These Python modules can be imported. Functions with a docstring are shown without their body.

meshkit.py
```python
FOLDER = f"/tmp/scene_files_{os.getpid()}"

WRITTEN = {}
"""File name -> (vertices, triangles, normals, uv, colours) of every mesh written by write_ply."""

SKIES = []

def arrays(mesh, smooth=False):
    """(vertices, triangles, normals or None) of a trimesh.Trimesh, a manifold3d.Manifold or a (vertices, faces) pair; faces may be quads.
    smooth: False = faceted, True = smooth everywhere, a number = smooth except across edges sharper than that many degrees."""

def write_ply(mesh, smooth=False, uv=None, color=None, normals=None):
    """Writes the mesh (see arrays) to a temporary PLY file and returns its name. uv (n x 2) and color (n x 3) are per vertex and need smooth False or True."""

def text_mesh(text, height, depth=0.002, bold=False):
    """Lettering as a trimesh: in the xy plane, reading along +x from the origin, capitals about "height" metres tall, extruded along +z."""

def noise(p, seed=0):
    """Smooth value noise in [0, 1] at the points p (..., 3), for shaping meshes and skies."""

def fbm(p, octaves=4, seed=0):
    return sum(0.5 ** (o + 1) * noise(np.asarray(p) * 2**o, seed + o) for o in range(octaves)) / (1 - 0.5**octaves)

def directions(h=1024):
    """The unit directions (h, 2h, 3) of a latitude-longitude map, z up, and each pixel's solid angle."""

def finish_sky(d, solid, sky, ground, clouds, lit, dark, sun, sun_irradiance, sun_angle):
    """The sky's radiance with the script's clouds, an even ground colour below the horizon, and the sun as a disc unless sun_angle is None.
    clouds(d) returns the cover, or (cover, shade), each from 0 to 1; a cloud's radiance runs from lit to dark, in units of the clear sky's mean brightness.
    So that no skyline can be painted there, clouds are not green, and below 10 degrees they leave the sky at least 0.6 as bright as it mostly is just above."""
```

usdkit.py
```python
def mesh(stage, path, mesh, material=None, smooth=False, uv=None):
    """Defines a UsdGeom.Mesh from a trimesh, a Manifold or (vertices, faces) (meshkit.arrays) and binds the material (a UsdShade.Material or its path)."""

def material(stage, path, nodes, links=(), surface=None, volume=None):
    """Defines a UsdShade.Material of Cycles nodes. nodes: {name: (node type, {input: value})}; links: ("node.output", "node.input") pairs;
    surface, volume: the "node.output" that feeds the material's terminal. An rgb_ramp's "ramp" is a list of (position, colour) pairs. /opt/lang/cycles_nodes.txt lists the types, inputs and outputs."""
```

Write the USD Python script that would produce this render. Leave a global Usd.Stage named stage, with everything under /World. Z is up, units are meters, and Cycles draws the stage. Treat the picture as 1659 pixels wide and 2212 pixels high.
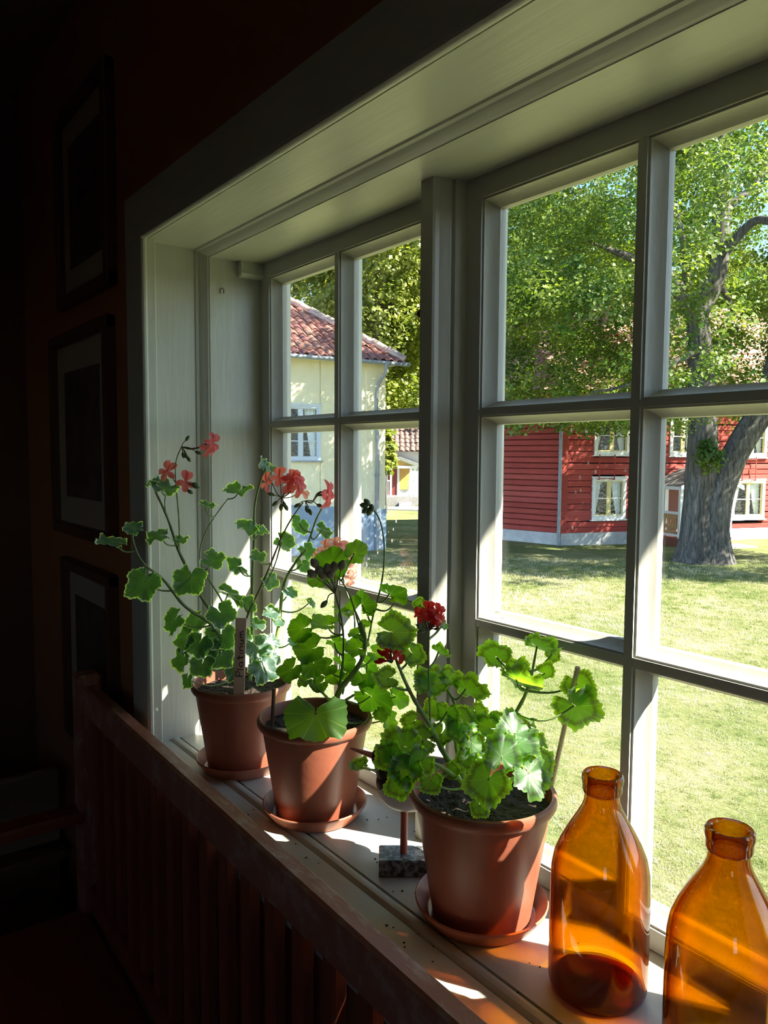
import math, random
import numpy as np, trimesh, usdkit, meshkit
from shapely.geometry import Polygon
from pxr import Usd, UsdGeom, UsdLux, UsdShade, Gf, Vt, Sdf

rng = np.random.default_rng(7)
stage = Usd.Stage.CreateInMemory()
UsdGeom.SetStageUpAxis(stage, 'Z')
UsdGeom.Xform.Define(stage, '/World')
# ---------------------------------------------------------------- camera, sky, sun, exposure
PW, PH, PF = 1659.0, 2212.0, 1661.0
YAW, PITCH, ROLL = math.radians(37.1), math.radians(4.2), math.radians(0.35)
EYE = np.array([0, 0, 1.40])
FW = np.array([-math.cos(YAW) * math.cos(PITCH), math.sin(YAW) * math.cos(PITCH), -math.sin(PITCH)])
_r = np.array([math.sin(YAW), math.cos(YAW), 0.0]); _u = np.cross(_r, FW)
RT = _r * math.cos(ROLL) + _u * math.sin(ROLL); UP = -_r * math.sin(ROLL) + _u * math.cos(ROLL)
cam = UsdGeom.Camera.Define(stage, '/World/camera')
cam.CreateHorizontalApertureAttr(36.0); cam.CreateVerticalApertureAttr(48.0); cam.CreateFocalLengthAttr(36.0 * PF / PW)
cam.CreateClippingRangeAttr(Gf.Vec2f(0.02, 500))
cam.AddTransformOp().Set(Gf.Matrix4d(*RT, 0, *UP, 0, *(-FW), 0, *EYE, 1))
cam.CreateExposureAttr(1.15)
SUN_AZ, SUN_EL = math.radians(33), math.radians(41.2)
S = np.array([math.cos(SUN_AZ) * math.cos(SUN_EL), math.sin(SUN_AZ) * math.cos(SUN_EL), math.sin(SUN_EL)])
sky = usdkit.material(stage, '/World/Looks/sky', {
    's': ('sky_texture', {'sky_type': 'multiple_scattering', 'sun_disc': False, 'sun_elevation': SUN_EL, 'sun_rotation': math.pi / 2 - SUN_AZ, 'aerosol_density': 1.4}),
    'b': ('background_shader', {'strength': 0.10})}, [('s.color', 'b.color')], surface='b.background')
dome = UsdLux.DomeLight.Define(stage, '/World/sky_light'); UsdShade.MaterialBindingAPI.Apply(dome.GetPrim()).Bind(sky)
sun = UsdLux.DistantLight.Define(stage, '/World/sun_light')
sun.CreateAngleAttr(0.53); sun.CreateNormalizeAttr(True); sun.CreateIntensityAttr(3.4); sun.CreateColorAttr(Gf.Vec3f(1, 0.93, 0.80))
_x = np.cross([0, 0, 1.0], S); _x /= np.linalg.norm(_x); _y = np.cross(S, _x)
sun.AddTransformOp().Set(Gf.Matrix4d(*_x, 0, *_y, 0, *S, 0, 0, 0, 0, 1))

# ---------------------------------------------------------------- helpers
def ray(px, py): return FW + RT * (px - PW / 2) / PF - UP * (py - PH / 2) / PF
def at(px, py, d): return EYE + ray(px, py) * d                       # the point d metres deep
def on_z(px, py, z): r = ray(px, py); return EYE + r * (z - EYE[2]) / r[2]
def on_y(px, py, y): r = ray(px, py); return EYE + r * (y - EYE[1]) / r[1]
def on_x(px, py, x): r = ray(px, py); return EYE + r * (x - EYE[0]) / r[0]
def depth(p): return float((np.asarray(p) - EYE) @ FW)
GR = np.array([math.sin(YAW), math.cos(YAW)]); GF = np.array([-math.cos(YAW), math.sin(YAW)])
def G(u, v, z=0.0): return np.array([GR[0] * u + GF[0] * v, GR[1] * u + GF[1] * v, z])   # outdoors: u across, v away
used = {}
def numbered(parent, name):
    n = used.get((parent, name), 0); used[(parent, name)] = n + 1
    return f'{parent}/{name}' + (f'_{n:03d}' if n else '')
LOC = {}
def tag(prim, label=None, cat=None, group=None, kind=None):
    for k, v in (('label', label), ('category', cat), ('group', group), ('kind', kind)):
        if v: prim.SetCustomDataByKey(k, v)
def thing(name, label, cat, loc=(0, 0, 0), group=None, kind=None):
    p = numbered('/World', name); x = UsdGeom.Xform.Define(stage, p)
    loc = np.asarray(loc, float); x.AddTranslateOp().Set(Gf.Vec3d(*loc)); LOC[p] = loc
    tag(x.GetPrim(), label, cat, group, kind); return p
def arr(m, smooth):
    return m
def part(parent, name, m, mat, smooth=False, uv=None, label=None, kind=None):
    """one mesh given in world coordinates, defined under its thing or part"""
    p = numbered(parent, name)
    loc = LOC.get(parent, np.zeros(3)); LOC[p] = loc
    if isinstance(m, tuple): m = trimesh.Trimesh(np.asarray(m[0], float), np.asarray(m[1], int) if np.shape(m[1])[1] == 3 else quads(m[1]), process=False)
    m = trimesh.Trimesh(m.vertices - loc, m.faces, process=False)
    me = usdkit.mesh(stage, p, m, mat, smooth=smooth, uv=uv)
    tag(me.GetPrim(), label, None, None, kind); return p
def solo(name, m, mat, label, cat, smooth=False, group=None, kind=None, uv=None):
    p = part('/World', name, m, mat, smooth, uv); tag(stage.GetPrimAtPath(p), label, cat, group, kind); return p
def dup(src, loc, label, group=None):
    name = src.rsplit('/', 1)[1]; was = stage.GetPrimAtPath(src).GetCustomData()
    p = numbered('/World', name); x = UsdGeom.Xform.Define(stage, p)
    x.GetPrim().GetReferences().AddInternalReference(src); x.ClearXformOpOrder(); 
    t = x.GetPrim().GetAttribute('xformOp:translate'); t.Set(Gf.Vec3d(*map(float, loc))); x.GetPrim().GetAttribute('xformOpOrder').Set(['xformOp:translate'])
    x.GetPrim().SetInstanceable(True); tag(x.GetPrim(), label, was['category'], group or was.get('group')); return p
def quads(q):
    q = np.asarray(q, int); return np.vstack([q[:, [0, 1, 2]], q[:, [0, 2, 3]]])
def cat_(*ms): return trimesh.util.concatenate([m for m in ms])
def box(x0, x1, y0, y1, z0, z1, b=0.0):
    lo, hi = np.minimum([x0, y0, z0], [x1, y1, z1]), np.maximum([x0, y0, z0], [x1, y1, z1])
    if b <= 0:
        m = trimesh.creation.box(hi - lo); m.apply_translation((lo + hi) / 2); return m
    pts = []
    for sx in (0, 1):
        for sy in (0, 1):
            for sz in (0, 1):
                c = np.where([sx, sy, sz], hi, lo); d = np.where([sx, sy, sz], -b, b)
                for k in range(3):
                    e = d.copy(); e[k] = 0; pts.append(c + e)
    return trimesh.convex.convex_hull(np.array(pts))
def extrude(pts, a, b, axis):
    """polygon in (first, second) of the other two axes, from a to b along axis"""
    m = trimesh.creation.extrude_polygon(Polygon(pts), b - a, engine='earcut'); v = np.array(m.vertices)
    p, q, l = v[:, 0], v[:, 1], v[:, 2] + a
    if axis == 'x': w = np.c_[l, p, q]; flip = False
    elif axis == 'y': w = np.c_[p, l, q]; flip = True
    else: w = np.c_[p, q, l]; flip = False
    f = m.faces[:, ::-1] if flip else m.faces
    return trimesh.Trimesh(w, f, process=False)
def lathe(prof, n=48, c=(0, 0, 0)):
    prof = np.asarray(prof, float); a = np.arange(n) * 2 * np.pi / n
    v = np.stack([prof[:, None, 0] * np.cos(a), prof[:, None, 0] * np.sin(a), np.repeat(prof[:, 1:2], n, 1)], -1).reshape(-1, 3) + np.asarray(c)
    k = len(prof); i, j = np.meshgrid(np.arange(k - 1), np.arange(n), indexing='ij')
    q = np.stack([i * n + j, i * n + (j + 1) % n, (i + 1) * n + (j + 1) % n, (i + 1) * n + j], -1).reshape(-1, 4)
    return trimesh.Trimesh(v, quads(q), process=False)
def smooth_line(pts, n):
    p = np.asarray(pts, float)
    if len(p) < 3:
        t = np.linspace(0, 1, n)[:, None]; return p[0] * (1 - t) + p[-1] * t
    from scipy.interpolate import CubicSpline
    s = np.r_[0, np.cumsum(np.linalg.norm(np.diff(p[:, :3], axis=0), axis=1) + 1e-6)]
    return CubicSpline(s, p, bc_type='natural')(np.linspace(0, s[-1], n))
def tube(pts, rad, sides=8, caps=True, noise=None):
    p = np.asarray(pts, float); n = len(p); r = np.broadcast_to(rad, (n,)).astype(float)
    t = np.gradient(p, axis=0); t /= np.linalg.norm(t, axis=1, keepdims=True) + 1e-12
    ref = np.array([0.31, 0.95, 0.05]) if abs(t[:, 2]).mean() > 0.7 else np.array([0.05, 0.1, 1.0])
    a = np.cross(t, ref); a /= np.linalg.norm(a, axis=1, keepdims=True) + 1e-12; b = np.cross(t, a)
    ang = np.arange(sides) * 2 * np.pi / sides
    rr = r[:, None] * np.ones(sides)
    if noise is not None: rr = rr * noise(n, sides)
    v = (p[:, None] + rr[..., None] * (np.cos(ang)[None, :, None] * a[:, None] + np.sin(ang)[None, :, None] * b[:, None])).reshape(-1, 3)
    i, j = np.meshgrid(np.arange(n - 1), np.arange(sides), indexing='ij')
    q = np.stack([i * sides + j, i * sides + (j + 1) % sides, (i + 1) * sides + (j + 1) % sides, (i + 1) * sides + j], -1).reshape(-1, 4)
    f = [quads(q)]
    if caps:
        v = np.vstack([v, p[0], p[-1]]); k = n * sides; j = np.arange(sides)
        f += [np.c_[np.full(sides, k), (j + 1) % sides, j], np.c_[np.full(sides, k + 1), (n - 1) * sides + j, (n - 1) * sides + (j + 1) % sides]]
    return trimesh.Trimesh(v, np.vstack(f), process=False)
def unit(v): v = np.asarray(v, float); return v / (np.linalg.norm(v) + 1e-12)
def ellipsoid(c, r, sub=2, rot=None):
    m = trimesh.creation.icosphere(sub, 1.0); v = m.vertices * np.asarray(r)
    if rot is not None: v = v @ np.asarray(rot)
    return trimesh.Trimesh(v + np.asarray(c), m.faces, process=False)
class Frame:
    """a wall's own axes outdoors: t along it (to the right as seen), m into it, z up"""
    def __init__(s, u, v, deg):
        a = math.radians(deg); s.o = np.array([u, v]); s.t = np.array([math.cos(a), math.sin(a)]); s.m = np.array([-math.sin(a), math.cos(a)])
    def w(s, p):
        p = np.asarray(p, float); uv = s.o + p[..., 0:1] * s.t + p[..., 1:2] * s.m
        return np.concatenate([GR * uv[..., 0:1] + GF * uv[..., 1:2], p[..., 2:3]], -1)
    def put(s, m): return trimesh.Trimesh(s.w(m.vertices), m.faces, process=False)
    def box(s, t0, t1, m0, m1, z0, z1, b=0.0): return s.put(box(t0, t1, m0, m1, z0, z1, b))

# ---------------------------------------------------------------- materials
def mat(name, c1, c2=None, rough=0.5, scale=8.0, bump=0.0, bscale=None, stretch=(1, 1, 1), spec=0.5, detail=3.0, lo=0.3, hi=0.7, coat=0.0, metal=0.0, bdist=0.01):
    n = {'p': ('principled_bsdf', {'roughness': rough, 'base_color': c1, 'specular_ior_level': spec, 'coat_weight': coat, 'metallic': metal})}; l = []
    if c2 is not None or bump:
        n['g'] = ('geometry', {}); n['map'] = ('mapping', {'scale': stretch}); l += [('g.position', 'map.vector')]
    if c2 is not None:
        n['n'] = ('noise_texture', {'scale': scale, 'detail': detail, 'roughness': 0.6}); n['r'] = ('rgb_ramp', {'ramp': [(0, c1), (lo, c1), (hi, c2), (1, c2)]})
        l += [('map.vector', 'n.vector'), ('n.fac', 'r.fac'), ('r.color', 'p.base_color')]
    if bump:
        n['bn'] = ('noise_texture', {'scale': bscale or scale * 3, 'detail': 3.0}); n['b'] = ('bump', {'strength': bump, 'distance': bdist})
        l += [('map.vector', 'bn.vector'), ('bn.fac', 'b.height'), ('b.normal', 'p.normal')]
    return usdkit.material(stage, f'/World/Looks/{name}', n, l, surface='p.BSDF')
paint = mat('window_paint', (0.49, 0.505, 0.43), (0.54, 0.555, 0.475), rough=0.42, scale=5, bump=0.12, bscale=22, stretch=(1, 6, 0.7), bdist=0.004)
paint_h = mat('head_paint', (0.49, 0.505, 0.43), (0.54, 0.555, 0.475), rough=0.40, scale=5, bump=0.12, bscale=22, stretch=(0.6, 6, 6), bdist=0.004)
sash_paint = mat('sash_paint', (0.40, 0.395, 0.35), (0.46, 0.455, 0.41), rough=0.45, scale=9, bump=0.3, bscale=60, stretch=(1, 1, 0.25), bdist=0.003)
sill_paint = mat('sill_paint', (0.42, 0.41, 0.36), (0.50, 0.49, 0.43), rough=0.38, scale=12, bump=0.15, bscale=40, stretch=(0.4, 2, 1), bdist=0.003)
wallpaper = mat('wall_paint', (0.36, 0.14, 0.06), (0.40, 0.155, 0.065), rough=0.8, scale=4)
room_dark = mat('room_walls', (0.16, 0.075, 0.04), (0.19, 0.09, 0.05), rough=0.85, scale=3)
ceil_m = mat('ceiling_paint', (0.30, 0.27, 0.22), rough=0.8)
floor_m = mat('floor_boards', (0.10, 0.06, 0.035), (0.15, 0.09, 0.05), rough=0.6, scale=3, stretch=(1, 8, 1))
bench_red = mat('bench_paint', (0.27, 0.060, 0.030), (0.33, 0.085, 0.045), rough=0.45, scale=14, bump=0.3, bscale=40, stretch=(0.4, 3, 0.4), bdist=0.003)
bench_worn = usdkit.material(stage, '/World/Looks/bench_worn', {
    'g': ('geometry', {}), 'm': ('mapping', {'scale': (1.0, 3.0, 1.0)}), 'n': ('noise_texture', {'scale': 22.0, 'detail': 6.0, 'roughness': 0.7}),
    'r': ('rgb_ramp', {'ramp': [(0, (0.36, 0.10, 0.06)), (0.50, (0.44, 0.16, 0.11)), (0.60, (0.52, 0.28, 0.21)), (0.72, (0.58, 0.40, 0.33)), (1, (0.62, 0.48, 0.42))]}),
    'p': ('principled_bsdf', {'roughness': 0.33}), 'b': ('bump', {'strength': 0.3, 'distance': 0.003})},
    [('g.position', 'm.vector'), ('m.vector', 'n.vector'), ('n.fac', 'r.fac'), ('r.color', 'p.base_color'), ('n.fac', 'b.height'), ('b.normal', 'p.normal')], surface='p.BSDF')
terracotta = mat('terracotta', (0.26, 0.072, 0.038), (0.31, 0.10, 0.058), rough=0.42, scale=16, detail=6, bump=0.12, bscale=90, bdist=0.002)
saucer_m = mat('saucer_plastic', (0.36, 0.115, 0.065), (0.39, 0.135, 0.08), rough=0.33, scale=10)
soil_m = mat('soil', (0.012, 0.007, 0.005), (0.05, 0.03, 0.02), rough=0.9, scale=120, bump=1.0, bscale=140, bdist=0.01)
label_wood = mat('label_wood', (0.66, 0.46, 0.35), (0.74, 0.53, 0.42), rough=0.6, scale=40, stretch=(1, 1, 0.1))
ink = mat('ink', (0.02, 0.015, 0.02), rough=0.5)
stick_m = mat('stick_wood', (0.66, 0.50, 0.34), (0.76, 0.60, 0.43), rough=0.5, scale=60, stretch=(1, 1, 0.1))
dark_stick = mat('dark_stick', (0.13, 0.06, 0.035), rough=0.6)
granite = mat('granite', (0.03, 0.035, 0.04), (0.30, 0.32, 0.33), rough=0.35, scale=130, detail=3, lo=0.42, hi=0.62)
bird_white = mat('bird_white', (0.72, 0.69, 0.64), rough=0.45)
bird_black = mat('bird_black', (0.02, 0.016, 0.015), rough=0.4)
bird_red = mat('bird_red', (0.36, 0.09, 0.06), rough=0.4)
iron = mat('iron', (0.10, 0.06, 0.04), rough=0.5, metal=0.6)
frame_m = mat('picture_frame', (0.12, 0.055, 0.03), rough=0.35)
mat_card = mat('mat_card', (0.40, 0.33, 0.25), rough=0.8)
picture_m = mat('picture_ink', (0.05, 0.04, 0.035), (0.16, 0.12, 0.09), rough=0.4, scale=12)
chest_m = mat('settle_wood', (0.17, 0.10, 0.055), (0.22, 0.13, 0.07), rough=0.5, scale=8, stretch=(6, 1, 1))
settle_panel = mat('settle_panel', (0.30, 0.22, 0.15), (0.34, 0.25, 0.17), rough=0.6, scale=4)
cloth_m = mat('cloth', (0.62, 0.58, 0.54), (0.5, 0.46, 0.42), rough=0.9, scale=30, bump=0.5, bscale=150)

def glass_pane(name, dirt=0.0, wave=0.02):
    n = {'t': ('transparent_bsdf', {'color': (0.97, 0.985, 0.965)}), 'g': ('glossy_bsdf', {'roughness': 0.0}), 'lw': ('layer_weight', {'blend': 0.5}), 'pw': ('math', {'math_type': 'power', 'value2': 5.0}), 'f': ('math', {'math_type': 'multiply_add', 'value2': 0.92, 'value3': 0.035}), 'm': ('mix_closure', {}),
         'pos': ('geometry', {}), 'wn': ('noise_texture', {'scale': 14.0, 'detail': 1.0}), 'b': ('bump', {'strength': wave, 'distance': 0.05})}
    l = [('lw.facing', 'pw.value1'), ('pw.value', 'f.value1'), ('f.value', 'm.fac'), ('t.BSDF', 'm.closure1'), ('g.BSDF', 'm.closure2'), ('pos.position', 'wn.vector'), ('wn.fac', 'b.height'), ('b.normal', 'g.normal')]
    out = 'm.closure'
    if dirt:
        n |= {'mp': ('mapping', {'scale': (1, 1, 0.6)}), 'v': ('voronoi_texture', {'scale': 85.0, 'randomness': 1.0}), 'cut': ('rgb_ramp', {'ramp': [(0, (1, 1, 1)), (0.10, (1, 1, 1)), (0.17, (0, 0, 0)), (1, (0, 0, 0))]}),
              'n2': ('noise_texture', {'scale': 9.0, 'detail': 3.0}), 'r2': ('rgb_ramp', {'ramp': [(0, (0, 0, 0)), (0.50, (0, 0, 0)), (0.62, (1, 1, 1)), (1, (1, 1, 1))]}), 'mul': ('math', {'math_type': 'multiply'}), 'mul2': ('math', {'math_type': 'multiply', 'value2': dirt}),
              'd': ('principled_bsdf', {'base_color': (0.75, 0.70, 0.66), 'roughness': 0.8}), 'tr': ('translucent_bsdf', {'color': (0.7, 0.66, 0.62)}), 'dm': ('mix_closure', {'fac': 0.5}), 'm2': ('mix_closure', {})}
        l += [('pos.position', 'mp.vector'), ('mp.vector', 'v.vector'), ('v.distance', 'cut.fac'), ('pos.position', 'n2.vector'), ('n2.fac', 'r2.fac'), ('cut.color', 'mul.value1'), ('r2.color', 'mul.value2'), ('mul.value', 'mul2.value1'),
              ('mul2.value', 'm2.fac'), ('m.closure', 'm2.closure1'), ('d.BSDF', 'dm.closure1'), ('tr.BSDF', 'dm.closure2'), ('dm.closure', 'm2.closure2')]
        out = 'm2.closure'
    return usdkit.material(stage, f'/World/Looks/{name}', n, l, surface=out)
pane_m = glass_pane('pane_glass'); pane_dirty = glass_pane('pane_glass_specked', dirt=0.75); pane_wavy = glass_pane('pane_glass_wavy', wave=0.08)
def amber_glass(name, ramp, blur):
    return usdkit.material(stage, f'/World/Looks/{name}', {
        'lw': ('layer_weight', {'blend': 0.5}), 'r': ('rgb_ramp', {'ramp': ramp}), 't': ('transparent_bsdf', {}), 'rf': ('refraction_bsdf', {'roughness': 0.015, 'IOR': 1.04}), 'mt': ('mix_closure', {'fac': blur}),
        'g': ('glossy_bsdf', {'roughness': 0.015}), 'pw': ('math', {'math_type': 'power', 'value2': 4.0}), 'f': ('math', {'math_type': 'multiply_add', 'value2': 0.7, 'value3': 0.06}), 'm': ('mix_closure', {})},
        [('lw.facing', 'r.fac'), ('r.color', 't.color'), ('r.color', 'rf.color'), ('t.BSDF', 'mt.closure1'), ('rf.BSDF', 'mt.closure2'), ('lw.facing', 'pw.value1'), ('pw.value', 'f.value1'), ('f.value', 'm.fac'), ('mt.closure', 'm.closure1'), ('g.BSDF', 'm.closure2')], surface='m.closure')
amber = amber_glass('amber_glass', [(0, (0.89, 0.66, 0.11)), (0.40, (0.86, 0.60, 0.085)), (0.7, (0.72, 0.38, 0.04)), (0.88, (0.38, 0.12, 0.015)), (1, (0.15, 0.035, 0.008))], 0.25)
amber_lip = amber_glass('amber_lip_glass', [(0, (0.70, 0.42, 0.05)), (0.40, (0.60, 0.28, 0.03)), (0.70, (0.30, 0.09, 0.015)), (1, (0.10, 0.025, 0.01))], 0.35)
amber_thick = usdkit.material(stage, '/World/Looks/amber_thick_glass', {
    'gl': ('glass_bsdf', {'color': (0.62, 0.15, 0.02), 'roughness': 0.03, 'IOR': 1.45}), 't': ('transparent_bsdf', {'color': (0.55, 0.16, 0.02)}), 'm': ('mix_closure', {'fac': 0.5})},
    [('gl.BSDF', 'm.closure1'), ('t.BSDF', 'm.closure2')], surface='m.closure')

def leaf_mat(name, ramp, trans, vein=0.0, tw=0.38, rough=0.45, nz=0.16, sheen=0.5):
    n = {'uv': ('uvmap', {'attribute': 'st'}), 's': ('separate_xyz', {}), 'g': ('geometry', {}), 'n': ('noise_texture', {'scale': 60.0, 'detail': 3.0}), 'ma': ('math', {'math_type': 'multiply_add', 'value2': nz, 'value3': -nz / 2}),
         'ad': ('math', {'math_type': 'add'}), 'r': ('rgb_ramp', {'ramp': ramp}), 'k': ('math', {'math_type': 'multiply', 'value2': math.pi * 9}), 'si': ('math', {'math_type': 'sine'}), 'ab': ('math', {'math_type': 'absolute'}),
         'vr': ('rgb_ramp', {'ramp': [(0, (vein,) * 3), (0.05, (vein,) * 3), (0.16, (0, 0, 0)), (1, (0, 0, 0))]}), 'vm': ('mix', {'mix_type': 'mix', 'color2': (0.35, 0.50, 0.22)}),
         'p': ('principled_bsdf', {'roughness': rough, 'specular_ior_level': sheen}), 't': ('translucent_bsdf', {}), 'tc': ('mix', {'mix_type': 'multiply', 'fac': 1.0, 'color2': trans}), 'm': ('mix_closure', {'fac': tw}),
         'b': ('bump', {'strength': 0.5, 'distance': 0.002})}
    l = [('uv.UV', 's.vector'), ('g.position', 'n.vector'), ('n.fac', 'ma.value1'), ('s.x', 'ad.value1'), ('ma.value', 'ad.value2'), ('ad.value', 'r.fac'), ('s.y', 'k.value1'), ('k.value', 'si.value1'), ('si.value', 'ab.value1'), ('ab.value', 'vr.fac'),
         ('vr.color', 'vm.fac'), ('r.color', 'vm.color1'), ('vm.color', 'p.base_color'), ('vm.color', 'tc.color1'), ('tc.color', 't.color'), ('p.BSDF', 'm.closure1'), ('t.BSDF', 'm.closure2'), ('n.fac', 'b.height'), ('b.normal', 'p.normal')]
    return usdkit.material(stage, f'/World/Looks/{name}', n, l, surface='m.closure')
G1 = (0.045, 0.125, 0.055)
leaf_white_edge = leaf_mat('leaf_white_edge', [(0, (0.075, 0.13, 0.10)), (0.5, (0.045, 0.09, 0.075)), (0.90, (0.065, 0.115, 0.095)), (0.965, (0.52, 0.58, 0.46)), (1, (0.64, 0.68, 0.56))], (4.0, 5.5, 0.8), vein=0.10, nz=0.20, tw=0.30, rough=0.38, sheen=0.8)
leaf_plain = leaf_mat('leaf_plain', [(0, (0.065, 0.135, 0.035)), (0.4, (0.038, 0.09, 0.026)), (1, (0.034, 0.08, 0.024))], (9.0, 9.5, 0.6), vein=0.10, tw=0.38)
leaf_zoned = leaf_mat('leaf_zoned', [(0, (0.065, 0.13, 0.05)), (0.60, (0.052, 0.11, 0.045)), (0.71, (0.036, 0.055, 0.032)), (0.78, (0.036, 0.058, 0.033)), (0.88, (0.06, 0.12, 0.05)), (1, (0.10, 0.16, 0.075))], (9.0, 9.5, 0.6), vein=0.10, nz=0.36, tw=0.36)
stem_m = mat('stem_green', (0.18, 0.29, 0.09), (0.24, 0.34, 0.12), rough=0.5, scale=80)
stem_brown = mat('stem_brown', (0.17, 0.18, 0.07), (0.20, 0.27, 0.10), rough=0.6, scale=80)
stalk_red = mat('stalk_reddish', (0.16, 0.10, 0.05), (0.13, 0.17, 0.06), rough=0.5, scale=60)
bud_m = mat('bud_green', (0.13, 0.19, 0.08), rough=0.5)
bud_dark = mat('bud_dark', (0.20, 0.13, 0.14), (0.26, 0.27, 0.17), rough=0.5, scale=300)
def petal_mat(name, c, tc):
    return usdkit.material(stage, f'/World/Looks/{name}', {'p': ('principled_bsdf', {'base_color': c, 'roughness': 0.5}), 't': ('translucent_bsdf', {'color': tc}), 'm': ('mix_closure', {'fac': 0.5})}, [('p.BSDF', 'm.closure1'), ('t.BSDF', 'm.closure2')], surface='m.closure')
petal_pink = petal_mat('petal_pink', (0.85, 0.16, 0.17), (0.95, 0.24, 0.20)); petal_pale = petal_mat('petal_salmon', (0.90, 0.42, 0.33), (0.95, 0.48, 0.36)); petal_red = petal_mat('petal_red', (0.62, 0.025, 0.02), (0.8, 0.05, 0.03))

# ---------------------------------------------------------------- the room
Y0 = 0.735          # inner face of the sashes
WALL_Y, OUT_Y = 0.525, 0.80
X0, X1 = -1.42, 0.09  # wall opening
Z0, Z1 = 0.82, 1.80
wall = cat_(box(-2.4, X0, WALL_Y, OUT_Y, -1.1, 2.4), box(X1, 1.8, WALL_Y, OUT_Y, -1.1, 2.4), box(X0, X1, WALL_Y, OUT_Y, Z1, 2.4), box(X0, X1, WALL_Y, OUT_Y, -1.1, Z0))
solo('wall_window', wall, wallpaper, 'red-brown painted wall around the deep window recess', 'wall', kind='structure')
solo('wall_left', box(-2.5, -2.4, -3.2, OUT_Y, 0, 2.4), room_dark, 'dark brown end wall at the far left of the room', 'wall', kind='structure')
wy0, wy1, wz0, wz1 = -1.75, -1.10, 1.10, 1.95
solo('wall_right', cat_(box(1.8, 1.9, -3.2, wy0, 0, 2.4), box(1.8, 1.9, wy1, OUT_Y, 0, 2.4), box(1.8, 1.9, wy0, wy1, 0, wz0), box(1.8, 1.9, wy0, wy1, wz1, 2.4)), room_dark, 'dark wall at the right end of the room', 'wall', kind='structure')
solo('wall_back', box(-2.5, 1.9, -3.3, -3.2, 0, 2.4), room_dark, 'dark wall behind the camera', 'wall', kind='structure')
solo('floor', box(-2.5, 1.9, -3.2, OUT_Y, -0.1, 0), floor_m, 'dark wooden floor of the room', 'floor', kind='structure')
solo('ceiling', box(-2.5, 1.9, -3.3, OUT_Y, 2.4, 2.5), ceil_m, 'dim painted ceiling of the room', 'ceiling', kind='structure')
solo('trim_9', box(-2.9, 2.2, OUT_Y, 1.24, 2.08, 2.15), mat('eave_boards', (0.3, 0.28, 0.24), rough=0.7), 'boarded roof eave above the outside of the window', 'eave', kind='structure')
# casing boards on the room side, with two beads along the opening
cas = thing('trim_1', 'flat painted casing board up the left side of the window', 'window casing', kind='structure')
part(cas, 'board', box(-1.472, -1.383, 0.500, WALL_Y, 0.0, 1.872, 0.002), paint)
part(cas, 'bead', tube([(-1.386, 0.503, 0.3), (-1.386, 0.503, 1.789)], 0.0065, 12), paint, 30)
part(cas, 'bead', tube([(-1.396, 0.515, 0.3), (-1.396, 0.515, 1.786)], 0.009, 12), paint, 30)
cas = thing('trim_2', 'flat painted casing board above the window', 'window casing', kind='structure')
part(cas, 'board', box(-1.472, 0.20, 0.4995, WALL_Y, 1.787, 1.8725, 0.002), paint_h)
part(cas, 'bead', tube([(-1.390, 0.503, 1.789), (0.10, 0.503, 1.789)], 0.0065, 12), paint_h, 30)
part(cas, 'bead', tube([(-1.402, 0.515, 1.796), (0.10, 0.515, 1.796)], 0.009, 12), paint_h, 30)
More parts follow.
